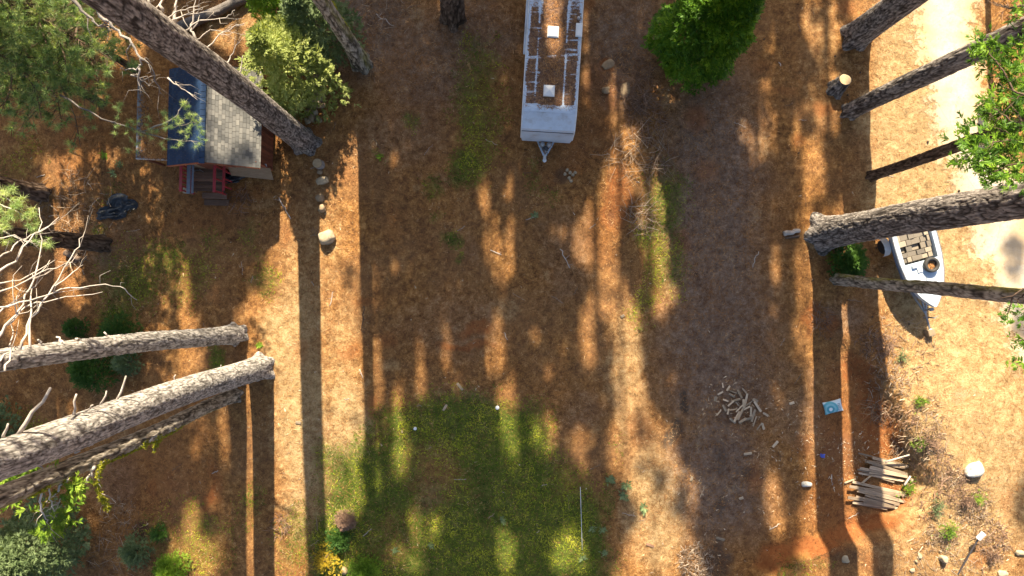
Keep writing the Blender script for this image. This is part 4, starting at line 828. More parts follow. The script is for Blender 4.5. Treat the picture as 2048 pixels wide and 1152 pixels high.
for sgn, mat in ((-1, 'navy'), (1, 'shingle')):
    m = MB(); x1 = sgn*(W2+OV); z1 = ZE-(ZR-ZE)/W2*OV
    ya, yb = -OV-.03, DP+OV
    m.add([(0, ya, ZR), (0, yb, ZR), (x1, yb, z1), (x1, ya, z1), (0, ya, ZR-.07), (0, yb, ZR-.07), (x1, yb, z1-.07), (x1, ya, z1-.07)], [(0, 1, 2, 3) if sgn < 0 else (3, 2, 1, 0), (4, 7, 6, 5), (0, 3, 7, 4), (1, 5, 6, 2), (3, 2, 6, 7)])
    rf = m.build('roof', MAT['under'], shed)
    # shingle courses: every tab is real, too small to pick apart singly
    Ls = math.hypot(x1, ZR-z1); ux, uz = x1/Ls, (z1-ZR)/Ls; nxn = Vector((-uz*sgn, 0, abs(ux))) if sgn > 0 else Vector((uz, 0, abs(ux)))
    tb = MB(); rows = int(Ls/.135)
    for r_ in range(rows+1):
        a0 = r_*.135; a1 = min(a0+.16, Ls+.02); y = ya-(.11 if r_ % 2 else 0)
        while y < yb:
            w_ = random.choice((.2, .22, .24)); y0, y1 = max(y, ya), min(y+w_-.012, yb)
            if y1-y0 > .03:
                t = random.betavariate(2, 2); j = random.uniform(0, .012); vs = []
                for (aa, h_) in ((a0, .012), (a1, .026+j)):
                    for yy in (y0, y1): vs.append(Vector((ux*aa, yy, ZR+uz*aa))+nxn*h_)
                for (aa, h_) in ((a1, .002),):
                    for yy in (y0, y1): vs.append(Vector((ux*aa, yy, ZR+uz*aa))+nxn*h_)
                fs = [(0, 1, 3, 2), (2, 3, 5, 4)] if sgn < 0 else [(2, 3, 1, 0), (4, 5, 3, 2)]
                tb.add(vs, fs, t)
            y += w_
    tag(tb.build('shingles', MAT[mat], rf), kind='stuff')
m = MB()
for k in range(17): m.box((0, -OV+k*.24+.02, ZR+.022), (.24, .225, .02), bev=.004, tint=.3+.4*random.random())
tag(m.build('ridge_caps', MAT['navy'], shed), kind='stuff')
m = MB()                        # barge boards on the front gable
for sgn in (-1, 1):
    x1 = sgn*(W2+OV); z1 = ZE-(ZR-ZE)/W2*OV; c = Vector((x1/2, -OV-.05, (ZR+z1)/2-.06)); L = math.hypot(x1, ZR-z1)
    m.box(c, (L, .03, .13), M=Matrix.Rotation(-math.atan2(z1-ZR, x1) if sgn > 0 else -math.atan2(ZR-z1, -x1), 4, 'Y'))
m.build('barge_board', MAT['redwood'], shed)
# lean-to on the far side, its roof thick with needles
m = MB(); m.box((-W2-.92, 1.72, 2.02), (1.42, 3.35, .07), M=Matrix.Rotation(R(5), 4, 'Y')); lt = m.build('lean_to_roof', MAT['bluegrey'], shed)
m = MB(); m.box((-W2-.92, .03, 1.98), (1.44, .035, .12), M=Matrix.Rotation(R(5), 4, 'Y')); m.build('fascia', MAT['white'], lt)
for yy in (.12, 1.7, 3.25):
    m = MB(); m.box((-W2-1.5, yy, .97), (.09, .09, 1.94), bev=.008); m.build('post', MAT['redwood'], shed)
n = 16000; lx = rng.uniform(-W2-1.56, -W2-.24, n); ly = rng.uniform(.08, 3.36, n); lk = rng.uniform(0, 1, n) < (.05+2.6*((lx+W2+1.56)/1.3)**1.4); lx, ly = lx[lk], ly[lk]; n = len(lx)
lz = 2.085-(lx+W2+.92)*math.tan(R(5))+rng.uniform(0, .03, n); a = rng.uniform(0, 6.28, n); d = np.stack([np.cos(a), np.sin(a), rng.normal(0, .12, n)], -1)
v, f = blades(np.stack([lx, ly, lz], -1), d, rng.uniform(.12, .22, n), np.full(n, .022), np.stack([-np.sin(a), np.cos(a), 0*a], -1))
lo = mesh_np('needle_litter', v, f, MAT['needles'], attrs=dict(tint=rng.beta(2, 2.4, n))); lo.location = sh0; lo.rotation_euler = (0, 0, R(-1.5)); tag(lo, 'brown needle litter heaped on the shed lean-to roof', 'litter', kind='stuff')
# porch: deck, railings
porch = empty('porch', (0, 0, 0), None, None); porch.parent = shed
for k in range(7):
    m = MB(); m.box((-.98, -.11-k*.145, .42), (1.42, .133, .04), bev=.006); m.build('deck_board', MAT['deck'], porch)
m = MB()
for sx in (-1.6, -.36): m.box((sx, -.55, .32), (.06, 1.1, .16))
m.build('joist', MAT['deck'], porch)
def rail(x, n, top, z1=1.25):
    for k in range(n):
        m = MB(); m.box((x, -.1-k*(1.05/(n-1)), .4+z1/2-.2), (.05, .05, z1), bev=.006); m.build('rail_post', MAT['redpaint'], porch)
    m = MB(); m.box((x, -.62, .42+z1-.18), (.12, 1.2, .045), bev=.008); m.build('top_rail', MAT[top], porch)
    m = MB(); m.box((x, -.62, .62), (.05, 1.15, .05), bev=.006); m.build('bottom_rail', MAT['redpaint'], porch)
rail(-1.72, 7, 'redpaint'); rail(-.28, 3, 'redpaint')
m = MB(); m.box((-1.52, -.62, 1.2), (.16, 1.3, .04), bev=.008); m.box((-1.36, -.60, 1.17), (.10, 1.3, .03), bev=.008); m.build('plank', MAT['bluegrey'], porch)
for k in range(2):
    m = MB(); m.box((-.78+.02*k, -1.22-.28*k, .27-.16*k), (1.1, .27, .04), bev=.006); m.build('step', MAT['deck'], porch)
for k in range(3):
    m = MB(); m.box((-.02+.0*k, -.25-k*.33, .75), (.05, .05, .9), bev=.006); m.build('rail_post', MAT['redpaint'], porch)
m = MB(); m.box((-.02, -.55, 1.15), (.10, 1.05, .04), bev=.006); m.build('top_rail', MAT['redpaint'], porch)
# loose things by the shed front
def slab(name, label, cat, c, d, mat, rz=0, rx=0, ry=0, group=None, bev=.008):
    m = MB(); m.box((0, 0, 0), d, bev=bev); o = m.build(name, MAT[mat]); o.location = c; o.rotation_euler = (rx, ry, rz); return tag(o, label, cat, group)
q = GP(513, 349); slab('plywood_sheet', 'tan plywood sheet leaning against the shed front', 'board', (q.x, q.y, .72), (1.9, .72, .03), 'ply', R(-6), R(54))
q = GP(540, 345); slab('leaning_sheet', 'small white and blue panel leaning on the shed corner', 'panel', (q.x, q.y, .75), (.35, .75, .04), 'white', R(-10), R(55))
q = G(378, 382); slab('concrete_block', 'pale concrete block at the foot of the porch steps', 'block', (q.x, q.y, q.z+.1), (.38, .26, .2), 'palestone', R(-5), bev=.02)
q = G(408, 356); e = empty('folding_chair', (q.x, q.y, q.z), 'small grey metal chair frame beside the porch', 'chair')
for sx in (-.18, .18):
    m = MB(); m.tube([(sx, -.18, 0), (sx, -.16, .42), (sx, .2, .44), (sx, .24, .85)], .014, 6); m.build('side_frame', MAT['steel'], e)
    m = MB(); m.tube([(sx, .2, 0), (sx, .18, .43)], .014, 6); m.build('leg', MAT['steel'], e)
m = MB(); m.box((0, 0, .44), (.34, .36, .02)); m.build('seat', MAT['darksteel'], e)
m = MB(); m.box((0, .23, .72), (.34, .02, .2)); m.build('backrest', MAT['darksteel'], e)
def crumple(name, label, c, rx, ry, h_, mat, seed, cat='sheet', rz=0, n=30, thr=.0):
    u = np.linspace(-1, 1, n); A, B = np.meshgrid(u, u); rr = np.hypot(A, B)
    sc_ = 1+.35*vnoise(np.stack([np.arctan2(B, A)*1.3, rr*0, rr*0+seed], -1), seed)
    X = A*rx*sc_; Y = B*ry*sc_; Z = h_*(.3+np.abs(vnoise(np.stack([A*3, B*3, 0*A], -1), seed))*1.2+.5*np.abs(vnoise(np.stack([A*7, B*7, 0*A], -1), seed+1)))*(1-.9*sstep(.7, 1.15, np.maximum(np.abs(A), np.abs(B))))
    i = np.arange(n*n).reshape(n, n); f = np.stack([i[:-1, :-1], i[:-1, 1:], i[1:, 1:], i[1:, :-1]], -1).reshape(-1, 4)
    kf = (rr[:-1, :-1].ravel() < 1.0+.25*vnoise(np.stack([A*2, B*2, A*0+3], -1), seed+2)[:-1, :-1].ravel()); f = f[kf]
    c_, s_ = math.cos(rz), math.sin(rz); Xw = c[0]+c_*X-s_*Y; Yw = c[1]+s_*X+c_*Y; Zg = height(Xw, Yw)
    o = mesh_np(name, np.stack([Xw-c[0], Yw-c[1], Zg-c[2]+Z+.015], -1).reshape(-1, 3), f, MAT[mat], smooth=True, vattrs=dict(litter=np.zeros(n*n))); o.location = c; return tag(o, label, cat)
crumple('plastic_sheet', 'crumpled black plastic sheet on the ground in the left woods', G(240, 418), 1.0, .55, .12, 'blacktarp', 5, rz=R(14))
crumple('plastic_sheet', 'black plastic heap below the shed front', G(455, 352), .95, .3, .16, 'blacktarp', 6)
crumple('plastic_sheet', 'black plastic bag piled in the dark under the shed front', G(418, 345), .35, .4, .25, 'blacktarp', 7)

# ------------------------------------------------------------------ travel trailer
tr0 = GP(1090, 291); tzz = float(height(tr0.x, tr0.y)); tr0.z = tzz
camper = empty('travel_trailer', tr0, 'white travel trailer with a needle-littered roof and two roof vents', 'trailer', rz=R(-3.4))
TW, TL = 1.10, 7.6
# body as a lofted shell: section outline along the length (front at y=0)
prof = [(.0, .75, .95), (.0, 1.4, 1.0), (.10, 2.15, 1.0), (.16, 2.38, 1.0), (.75, 2.78, 1.0), (.9, 2.84, 1.0), (3.0, 2.88, 1.0), (5.5, 2.88, 1.0), (7.4, 2.84, 1.0), (7.6, 2.6, 1.0), (7.6, .75, 1.0)]
v = []; f = []
for sx in (-1, 1):
    for (y, z, k) in prof: v.append((sx*TW*k, y, z))
N = len(prof)
for i in range(N-1):
    f.append((i, i+1, N+i+1, N+i)[::-1])
f.append(tuple(range(N))[::-1]); f.append(tuple(range(N, 2*N))); f.append((N-1, 0, N, 2*N-1)[::-1])
m = MB(); m.add(v, f, .5); m.build('body', MAT['trailer'], camper)
# roof skin with needle litter gathered between the seams
nxr, nyr = 40, 180; xs = np.linspace(-TW+.03, TW-.03, nxr); ysr = np.linspace(.78, TL-.12, nyr); A, B = np.meshgrid(xs, ysr)
zr = np.interp(B, [p[0] for p in prof[3:9]], [p[1] for p in prof[3:9]])+.012-.02*(A/TW)**2*0+.006
seam = np.maximum.reduce([np.exp(-(((B-yy)/.04)**2)) for yy in (1.05, 1.55, 1.95, 2.35, 2.9, 3.35, 3.75, 4.15, 4.8)]+[0*A])*np.where(np.abs(A) > .45, .55, .15)
seam = np.maximum(seam, .9*np.exp(-(((np.abs(A+.05)-.58)/.05)**2))*np.where(vnoise(np.stack([A*2, B*1.5, A*0], -1), 4) > -.25, 1, .3))
seam = np.maximum(seam, .95*np.exp(-(((B-3.05-.12*A)/.06)**2))); seam = np.maximum(seam, sstep(TW-.16, TW-.04, np.abs(A))*.9)
lit_ = .80-seam*(.66+.3*vnoise(np.stack([A*5, B*3, A*0], -1), 12))-.35*sstep(4.6, 5.2, B)*(np.abs(A) > .5)+.15*(np.abs(A) < .5)-.8*sstep(1.15, .95, B)+.1*vnoise(np.stack([A*1.2, B*.8, A*0], -1), 9)
i = np.arange(nxr*nyr).reshape(nyr, nxr); fr_ = np.stack([i[:-1, :-1], i[:-1, 1:], i[1:, 1:], i[1:, :-1]], -1).reshape(-1, 4)
roof_o = mesh_np('roof', np.stack([A, B, zr], -1).reshape(-1, 3), fr_, MAT['roof'], camper, vattrs=dict(litter=lit_.ravel()))
for sx in (-1, 1):
    m = MB(); m.tube([(sx*(TW+.005), p[0], p[1]) for p in prof[1:10]], .028, 6); m.build('edge_trim', MAT['white'], camper)
m = MB(); m.tube([(-TW, .10, 2.18), (TW, .10, 2.18)], .02, 6); m.build('drip_rail', MAT['darksteel'], camper)
for (vx, vy, lb) in ((-.07, 1.62, None), (-.05, 4.02, None)):
    e = MB(); z = 2.87; e.box((vx, vy, z+.04), (.46, .46, .08), bev=.01); vo = e.build('roof_vent', MAT['white'], camper)
    m = MB(); s_ = .215; m.add([(vx-s_, vy-s_, z+.08), (vx+s_, vy-s_, z+.08), (vx+s_, vy+s_, z+.08), (vx-s_, vy+s_, z+.08), (vx-s_*.9, vy-s_*.9, z+.12), (vx+s_*.9, vy-s_*.9, z+.12), (vx+s_*.9, vy+s_*.9, z+.12), (vx-s_*.9, vy+s_*.9, z+.12), (vx, vy, z+.2)],
        [(0, 1, 5, 4), (1, 2, 6, 5), (2, 3, 7, 6), (3, 0, 4, 7), (4, 5, 8), (5, 6, 8), (6, 7, 8), (7, 4, 8)]); m.build('vent_lid', MAT['cap'], vo)
m = MB(); m.box((1.0, 4.15, 2.95), (.27, .54, .14), bev=.03); m.build('refrigerator_vent', MAT['cap'], camper)
m = MB(); m.lathe((.95, 4.6, 2.87), [(.04, 0), (.04, .16), (.07, .17), (.07, .21), (.02, .22)], 12); m.build('vent_pipe', MAT['steel'], camper)
m = MB(); m.tube([(-TW-.06, 3.2, 2.5), (-TW-.06, 6.9, 2.5)], .06, 8); m.build('awning_roll', MAT['trailer'], camper)
for sx in (-1, 1):
    for (yy, wd) in ((1.3, 1.0), (3.6, .9), (5.9, 1.1)):
        m = MB(); m.box((sx*(TW+.012), yy, 1.75), (.02, wd, .62), bev=.005); wo = m.build('window', MAT['white'], camper)
        m = MB(); m.box((sx*(TW+.025), yy, 1.75), (.012, wd-.1, .5)); m.build('pane', MAT['glass'], wo)
    for yy in (4.3, 5.1):
        m = MB(); m.lathe((sx*(TW-.15), yy, .34), [(.10, -.1), (.30, -.11), (.345, -.07), (.345, .07), (.30, .11), (.10, .1)], 24, M=Matrix.Rotation(R(90), 4, 'Y')); wh = m.build('wheel', MAT['rubber'], camper)
m = MB(); m.box((TW+.012, 2.5, 1.55), (.02, .66, 1.7), bev=.005); m.build('door', MAT['trailer'], camper)
m = MB(); m.box((0, TL/2, .68), (1.6, TL-.2, .12)); m.build('chassis', MAT['darksteel'], camper)
m = MB(); m.tube([(-.15, -.14, .95), (-.05, -.3, .8), (.1, -.4, .62), (.1, -.6, .6)], .012, 5); m.build('gas_hose', MAT['rubber'], camper)
# A-frame hitch
hx = .0
for sx in (-1, 1):
    m = MB(); m.tube([(hx+sx*.5, .35, .55), (hx+sx*.05, -.55, .52)], .055, 4); m.build('hitch_bar', MAT['trailer'], camper)
m = MB(); m.tube([(hx-.3, -.16, .60), (hx+.3, -.16, .60)], .035, 6); m.build('hitch_crossbar', MAT['trailer'], camper)
m = MB(); m.box((hx, -.66, .53), (.13, .3, .10), bev=.03); m.lathe((hx, -.78, .48), [(.03, 0), (.08, .02), (.09, .1), (.05, .15), (.01, .16)], 12); m.build('coupler', MAT['white'], camper)
m = MB(); m.tube([(hx, -.45, .1), (hx, -.45, .95)], .035, 8); m.tube([(hx, -.45, .93), (hx+.18, -.45, .95)], .015, 6); m.build('tongue_jack', MAT['steel'], camper)
m = MB(); m.box((hx, -.27, .68), (.26, .18, .2), bev=.02); m.build('battery_box', MAT['darksteel'], camper)
m = MB()
for k in range(2): m.lathe((hx-.16+.32*k, -.2, .62), [(.02, 0), (.12, .03), (.13, .25), (.10, .33), (.03, .36)], 14)
for z_ in ():
    pass
tanks = m
for k in range(2):
    m = MB(); m.lathe((hx-.15+.30*k, -.14, .64), [(.02, 0), (.11, .03), (.12, .22), (.09, .29), (.03, .33)], 14); m.build('gas_bottle', MAT['steel'], camper, True)
# litter lying on the trailer roof
n = 9000; A_ = rng.uniform(-TW+.08, TW-.08, n); B_ = rng.uniform(.9, TL-.3, n)
ka = rng.uniform(0, 1, n) < .25+.75*np.exp(-((A_+.02)/.5)**2)*np.exp(-((B_-3.6)/3.0)**2)
sm = np.abs(np.abs(A_+.05)-.58) > .06; A_, B_ = A_[ka & sm], B_[ka & sm]; n = len(A_)
zz = np.interp(B_, [p[0] for p in prof[3:9]], [p[1] for p in prof[3:9]])+.025+rng.uniform(0, .03, n); a = rng.uniform(0, 6.28, n); d = np.stack([np.cos(a), np.sin(a), rng.normal(0, .1, n)], -1)
v, f = blades(np.stack([A_, B_, zz], -1), d, rng.uniform(.08, .2, n), np.full(n, .016), np.stack([-np.sin(a), np.cos(a), 0*a], -1))
lo = mesh_np('needle_litter', v, f, MAT['needles'], attrs=dict(tint=rng.beta(1.6, 2.6, n))); lo.location = tr0; lo.rotation_euler = (0, 0, R(-3.4)); tag(lo, 'reddish needle litter lying on the travel trailer roof', 'litter', kind='stuff')

# ------------------------------------------------------------------ boat on its trailer
bt0 = GP(1833, 612); bz = float(height(bt0.x, bt0.y)); bt0.z = bz
BR = R(15.5)
boat = empty('motor_boat', bt0, 'small pale blue open motor boat on a trailer at the road edge', 'boat', rz=BR)
bl = empty('boat_trailer', bt0, 'rusty boat trailer carrying the small boat, its tongue towards the bottom', 'trailer', rz=BR)
boat.scale = (1, .83, 1); BL = 4.7; ZG = 1.18
sec = [(0.0, .03, .95), (.25, .22, .72), (.6, .44, .60), (1.1, .66, .50), (1.8, .84, .44), (2.6, .93, .42), (3.6, .95, .42), (4.5, .93, .42), (4.7, .92, .42)]
v = []; f = []
for (y, hw, zk) in sec:
    zg = ZG+.12*max(0, 1-y/1.5)
    for (kx, kz) in ((-1.0, 1), (-.97, .75), (-.86, .35), (-.45, .1), (0, 0), (.45, .1), (.86, .35), (.97, .75), (1.0, 1)): v.append((hw*kx, y, zk+(zg-zk)*kz))
for i in range(len(sec)-1):
    for k in range(8): f.append((i*9+k, i*9+k+1, i*9+10+k, i*9+9+k)[::-1])
f.append(tuple(range((len(sec)-1)*9, len(sec)*9))[::-1])
m = MB(); m.add(v, f, .5); m.build('hull', MAT['boat'], boat, True)
def deckz(y): return ZG+.12*max(0, 1-y/1.5)
def hwid(y): return float(np.interp(y, [s_[0] for s_ in sec], [s_[1] for s_ in sec]))
# foredeck (crowned)
v = []; f = []; yl = [0, .15, .3, .5, .75, 1.0, 1.3, 1.55, 1.8, 2.05, 2.3, 2.48]
for y in yl:
    for k in (-1, -.6, -.2, .2, .6, 1): v.append((hwid(y)*k, y, deckz(y)+.015+.07*(1-k*k)*min(1, y/.8)))
for i in range(len(yl)-1):
    for k in range(5): f.append((i*6+k, i*6+k+1, i*6+7+k, i*6+6+k))
m = MB(); m.add(v, f, .5); m.build('foredeck', MAT['boat'], boat, True)
for sx in (-1, 1):
    v = []; f = []; yl2 = np.linspace(1.9, 4.7, 9)
    for y in yl2:
        for k in (1.0, .80): v.append((sx*hwid(y)*k, y, deckz(y)+.02))
        v.append((sx*hwid(y)*.80, y, .62))
    for i in range(8):
        for k in range(2): q = (i*3+k, i*3+k+1, i*3+4+k, i*3+3+k); f.append(q if sx < 0 else q[::-1])
    m = MB(); m.add(v, f, .5); m.build('side_deck', MAT['boat'], boat)
    m = MB(); m.tube([(sx*(hwid(y)+.012), y, deckz(y)+.01) for y in (0.02, .25, .6, 1.1, 1.8, 2.6, 3.6, 4.7)], .026, 6); m.build('rub_rail', MAT['steel'], boat)
    m = MB(); m.tube([(sx*(hwid(y)*.985+.004), y, .42+(deckz(y)-.42)*.62) for y in (.6, 1.1, 1.8, 2.6, 3.6, 4.66)], .02, 4); m.build('hull_stripe', MAT['boatstripe'], boat)
m = MB(); m.box((0, 3.35, .60), (1.5, 2.6, .04)); m.build('floor', MAT['boatgrey'], boat)
m = MB(); m.box((0, 4.68, .85), (1.8, .06, .75)); m.build('transom', MAT['boat'], boat)
rr = random.Random(4)
yy = 2.54
while yy < 4.5:                 # patchwork of worn floor and seat panels
    h_ = rr.uniform(.22, .42); xx = -.72
    while xx < .66:
        w_ = rr.uniform(.2, .55); w_ = min(w_, .72-xx)
        if rr.random() > .06:
            m = MB(); m.box((xx+w_/2, yy+h_/2, rr.choice((.92, .96, 1.0, .80))), (w_-.022, h_-.022, .06), bev=.008, tint=rr.random()); m.build('floor_panel', MAT['boatgrey'], boat)
        xx += w_
    yy += h_
m = MB(); m.box((-.40, 2.3, 1.28), (.22, .16, .14), bev=.02); m.build('console', MAT['cap'], boat)
m = MB(); m.box((-.22, 2.05, 1.28), (.20, .22, .06), bev=.02); m.build('hatch', MAT['cap'], boat)
m = MB(); m.tube([(-.1, .7, 1.40), (-.06, 1.6, 1.31)], .012, 5); m.build('deck_seam', MAT['darksteel'], boat)
# tyre lying on the foredeck
q = Matrix.Translation(bt0) @ Matrix.Rotation(BR, 4, 'Z') @ Vector((.26, 1.80, 1.36))
ty_ = empty('tyre', q, 'black car tyre lying flat on the boat foredeck', 'tyre')
pr = [(.20, -.07), (.235, -.09), (.30, -.10), (.325, -.07), (.325, .07), (.30, .10), (.235, .09), (.20, .07), (.195, 0), (.20, -.07)]
m = MB(); nn = 36
vs = []; 
for r_, z_ in pr[:-1]:
    for k in range(nn): vs.append((r_*math.cos(6.2832*k/nn), r_*math.sin(6.2832*k/nn), z_+.02))
K = len(pr)-1; fs = [(i*nn+k, i*nn+(k+1) % nn, ((i+1) % K)*nn+(k+1) % nn, ((i+1) % K)*nn+k) for i in range(K) for k in range(nn)]
m.add(vs, fs, .5); m.build('casing', MAT['rubber'], ty_, True)
n = 260; a = rng.uniform(0, 6.28, n); r_ = .18*np.sqrt(rng.uniform(0, 1, n)); v, f = blades(np.stack([r_*np.cos(a), r_*np.sin(a), np.full(n, -.03)], -1), np.stack([np.cos(a*7), np.sin(a*7), 0*a+.1], -1), np.full(n, .1), np.full(n, .03)); mesh_np('needle_fill', v, f, MAT['needles'], ty_, attrs=dict(tint=rng.uniform(.4, 1, n)))
m = MB(); m.lathe((0, 0, -.07), [(.19, 0), (.19, .03), (.01, .035)], 24); m.build('rim_disc', MAT['oldboard'], ty_)
# boat trailer
for sx in (-1, 1):
    m = MB(); m.tube([(sx*.6, 4.5, .42), (sx*.6, 1.4, .42), (0, -.35, .42)], .045, 4); m.build('frame_rail', MAT['steel'], bl)
    m = MB(); m.lathe((sx*.98, 3.0, .31), [(.08, -.08), (.26, -.09), (.31, -.05), (.31, .05), (.26, .09), (.08, .08)], 22, M=Matrix.Rotation(R(90), 4, 'Y')); m.build('wheel', MAT['rubber'], bl)
    m = MB(); vs = []; fs = []
    for k in range(9):
        a = math.pi*k/8; vs += [(sx*.86, 3.0-.42*math.cos(a), .34+.40*math.sin(a)), (sx*1.14, 3.0-.42*math.cos(a), .34+.40*math.sin(a))]
    for k in range(8): fs.append((2*k, 2*k+1, 2*k+3, 2*k+2))
    m.add(vs, fs); m.build('fender', MAT['white'], bl)
    m = MB(); m.box((sx*1.06, 3.5, .55), (.10, .08, .12), bev=.01); m.build('tail_light', MAT['redlight'], bl)
m = MB(); m.tube([(0, 1.4, .42), (0, -1.15, .42)], .045, 4); m.build('tongue', MAT['steel'], bl)
m = MB(); m.tube([(-.6, 3.0, .38), (.6, 3.0, .38)], .04, 6); m.tube([(-.6, 1.4, .42), (.6, 1.4, .42)], .04, 6); m.build('axle', MAT['darksteel'], bl)
m = MB(); m.tube([(0, -.18, .42), (0, -.12, .95)], .04, 6); m.box((0, -.12, .95), (.16, .14, .16), bev=.03); m.build('winch_post', MAT['steel'], bl)
m = MB(); m.tube([(.13, -.55, .08), (.13, -.55, .80)], .035, 8); m.tube([(.13, -.55, .78), (.30, -.50, .80)], .014, 5); m.lathe((.13, -.55, .08), [(.09, -.03), (.1, 0), (.09, .03)], 14, M=Matrix.Rotation(R(90), 4, 'X')); m.build('jack', MAT['steel'], bl)
m = MB(); m.box((0, -1.2, .45), (.13, .34, .12), bev=.03); m.build('coupler', MAT['steel'], bl)
q = Matrix.Translation(bt0) @ Matrix.Rotation(BR, 4, 'Z') @ Vector((0, -1.2, 0))
slab('concrete_block', 'block propping up the tongue of the boat trailer', 'block', (q.x, q.y, float(height(q.x, q.y))+.18), (.3, .3, .36), 'stone', BR, bev=.02)

# ------------------------------------------------------------------ rocks, logs, boards, small things
_ico = None
def ico():
    global _ico
    if _ico is None:
        import bmesh
        b = bmesh.new(); bmesh.ops.create_icosphere(b, subdivisions=3, radius=1); b.verts.ensure_lookup_table()
        _ico = (np.array([v.co[:] for v in b.verts]), np.array([[v.index for v in f.verts] for f in b.faces])); b.free()
    return _ico
def rock(name, label, b, r, hgt, mat, seed, group=None, asp=1.0, rz=0, cat='rock', rough=.28):
    v, f = ico(); v = v.copy(); n1 = vnoise(v*1.1+seed*3.7, seed); n2 = vnoise(v*2.6, seed+1); n3 = np.abs(vnoise(v*1.9+seed, seed+2))
    v = v*(1+rough*1.2*n1+.12*n2-.22*n3)[:, None]; v = np.sign(v)*np.abs(v)**.85
    v *= np.array([r*asp, r/asp, hgt*.62]); c, s_ = math.cos(rz), math.sin(rz); v[:, :2] = v[:, :2] @ np.array([[c, s_], [-s_, c]])
    o = mesh_np(name, v, f, MAT[mat], smooth=True); g = G(*b); o.location = (g.x, g.y, g.z+hgt*.32); return tag(o, label, cat, group)
RK = [(643, 110, 11), (632, 118, 8), (650, 122, 8), (640, 130, 12), (628, 138, 9), (634, 156, 8), (646, 150, 7), (625, 168, 9), (638, 176, 10), (640, 192, 11), (630, 204, 10), (642, 212, 8), (622, 216, 9), (630, 225, 8), (624, 236, 8), (638, 240, 7), (615, 242, 6), (648, 160, 6), (655, 135, 6), (618, 228, 7)]
for q, (x, y, r) in enumerate(RK):
    rock('rock', 'rounded tan rock in the curved line of stones behind the shed', (x, y), r*S*1.05, r*S*1.3, ('stone', 'palestone', 'stone')[q % 3], q+1, 'line of stones behind the shed', 1+.2*math.sin(q), q)
rock('boulder', 'large pale boulder in the sunlit strip left of centre', (655, 476), .36, .5, 'palestone', 33, None, 1.0, .4, 'rock', .2)
rock('boulder', 'bright white boulder on the right slope by the frame edge', (1943, 938), .36, .42, 'whitestone', 35, None, 1.2, .3, 'rock', .38)
rock('rock', 'tan flat stone below the log round in the sunlit strip', (644, 362), .24, .3, 'palestone', 36, None, 1.2, .2)
rock('rock', 'orange tan stone in the sunlit strip, above its lower neighbour', (640, 396), .2, .28, 'stone', 37, None, 1.1)
rock('rock', 'orange tan stone nearest the large pale boulder', (645, 418), .19, .3, 'stone', 38)
rock('rock', 'small stone beside the long trunk shadow, topmost of the strip', (641, 345), .13, .2, 'stone', 39)
rock('rock', 'grey rounded stone right of the travel trailer', (1212, 182), .18, .16, 'stone', 40)
rock('rock', 'brown boulder between trailer and green conifer', (1250, 182), .3, .2, 'stone', 41, None, .85)
rock('rock', 'flat rusty stone right of the travel trailer, uppermost', (1217, 130), .26, .1, 'stone', 42, None, 1.2, .5)
rock('rock', 'pale stone on the pit floor left of the planks', (1611, 968), .17, .2, 'whitestone', 43, None, 1.4)
rock('rock', 'pale stone on the sunny slope at the bottom right', (1884, 1116), .17, .3, 'palestone', 44)
rock('rock', 'flat pale stone in the bottom right corner', (2005, 1146), .2, .16, 'palestone', 45, None, 1.4)
rock('rock', 'pale flat stone near the right frame edge at the bottom', (2038, 1105), .16, .16, 'palestone', 46, None, 1.4)
rock('rock', 'small white stone in the sun left of the slope shrubs', (1838, 968), .12, .14, 'palestone', 47)
rock('rock', 'half-buried pale stone in the bottom grass right of the pit', (1690, 1118), .17, .16, 'palestone', 48)
rock('rock', 'dark stone at the bottom edge beside the bright green shrub', (690, 1140), .17, .3, 'stone', 49)
for q, (x, y) in enumerate([(1134, 340), (1140, 345), (1130, 348), (1146, 350), (1138, 356), (1150, 345), (1142, 362)]):
    rock('rock', 'fist-sized pale stone in the heap below the trailer hitch', (x, y), .075, .1, 'palestone', 60+q, 'stone heap below the hitch')
SR = random.Random(9)
for q in range(12):
    x, y = SR.uniform(1780, 2040), SR.uniform(960, 1150)
    if 1800 < x < 1990: rock('rock', 'small stone scattered over the sunny bottom right slope', (x, y), SR.uniform(.05, .11), .1, SR.choice(('stone', 'palestone')), 80+q, 'stones on the sunny slope', SR.uniform(.8, 1.4), q)
def rod(name, label, cat, a, b_, r, mat, n=8, group=None, za=None, zb=None, jig=0, twigs=0, seed=0):
    A = G(*a, dz=r*.8 if za is None else za); B = G(*b_, dz=r*.8 if zb is None else zb); m = MB(); rr = random.Random(seed)
    pts = [Vector((0, 0, 0))]
    for k in range(1, 6):
        t = k/6; pts.append((B-A)*t+Vector((rr.uniform(-1, 1), rr.uniform(-1, 1), rr.uniform(-.3, .3)))*jig)
    pts.append(B-A); m.tube(pts, [r*(1-.25*k/6) for k in range(7)], n)
    for _ in range(twigs):
        i = rr.randint(1, 5); d = Vector((rr.uniform(-1, 1), rr.uniform(-1, 1), rr.uniform(0, .4))); m.tube([pts[i], pts[i]+d*.25*(B-A).length], [r*.5, r*.2], 4)
    o = m.build(name, MAT[mat], smooth=True); o.location = A; return tag(o, label, cat, group)
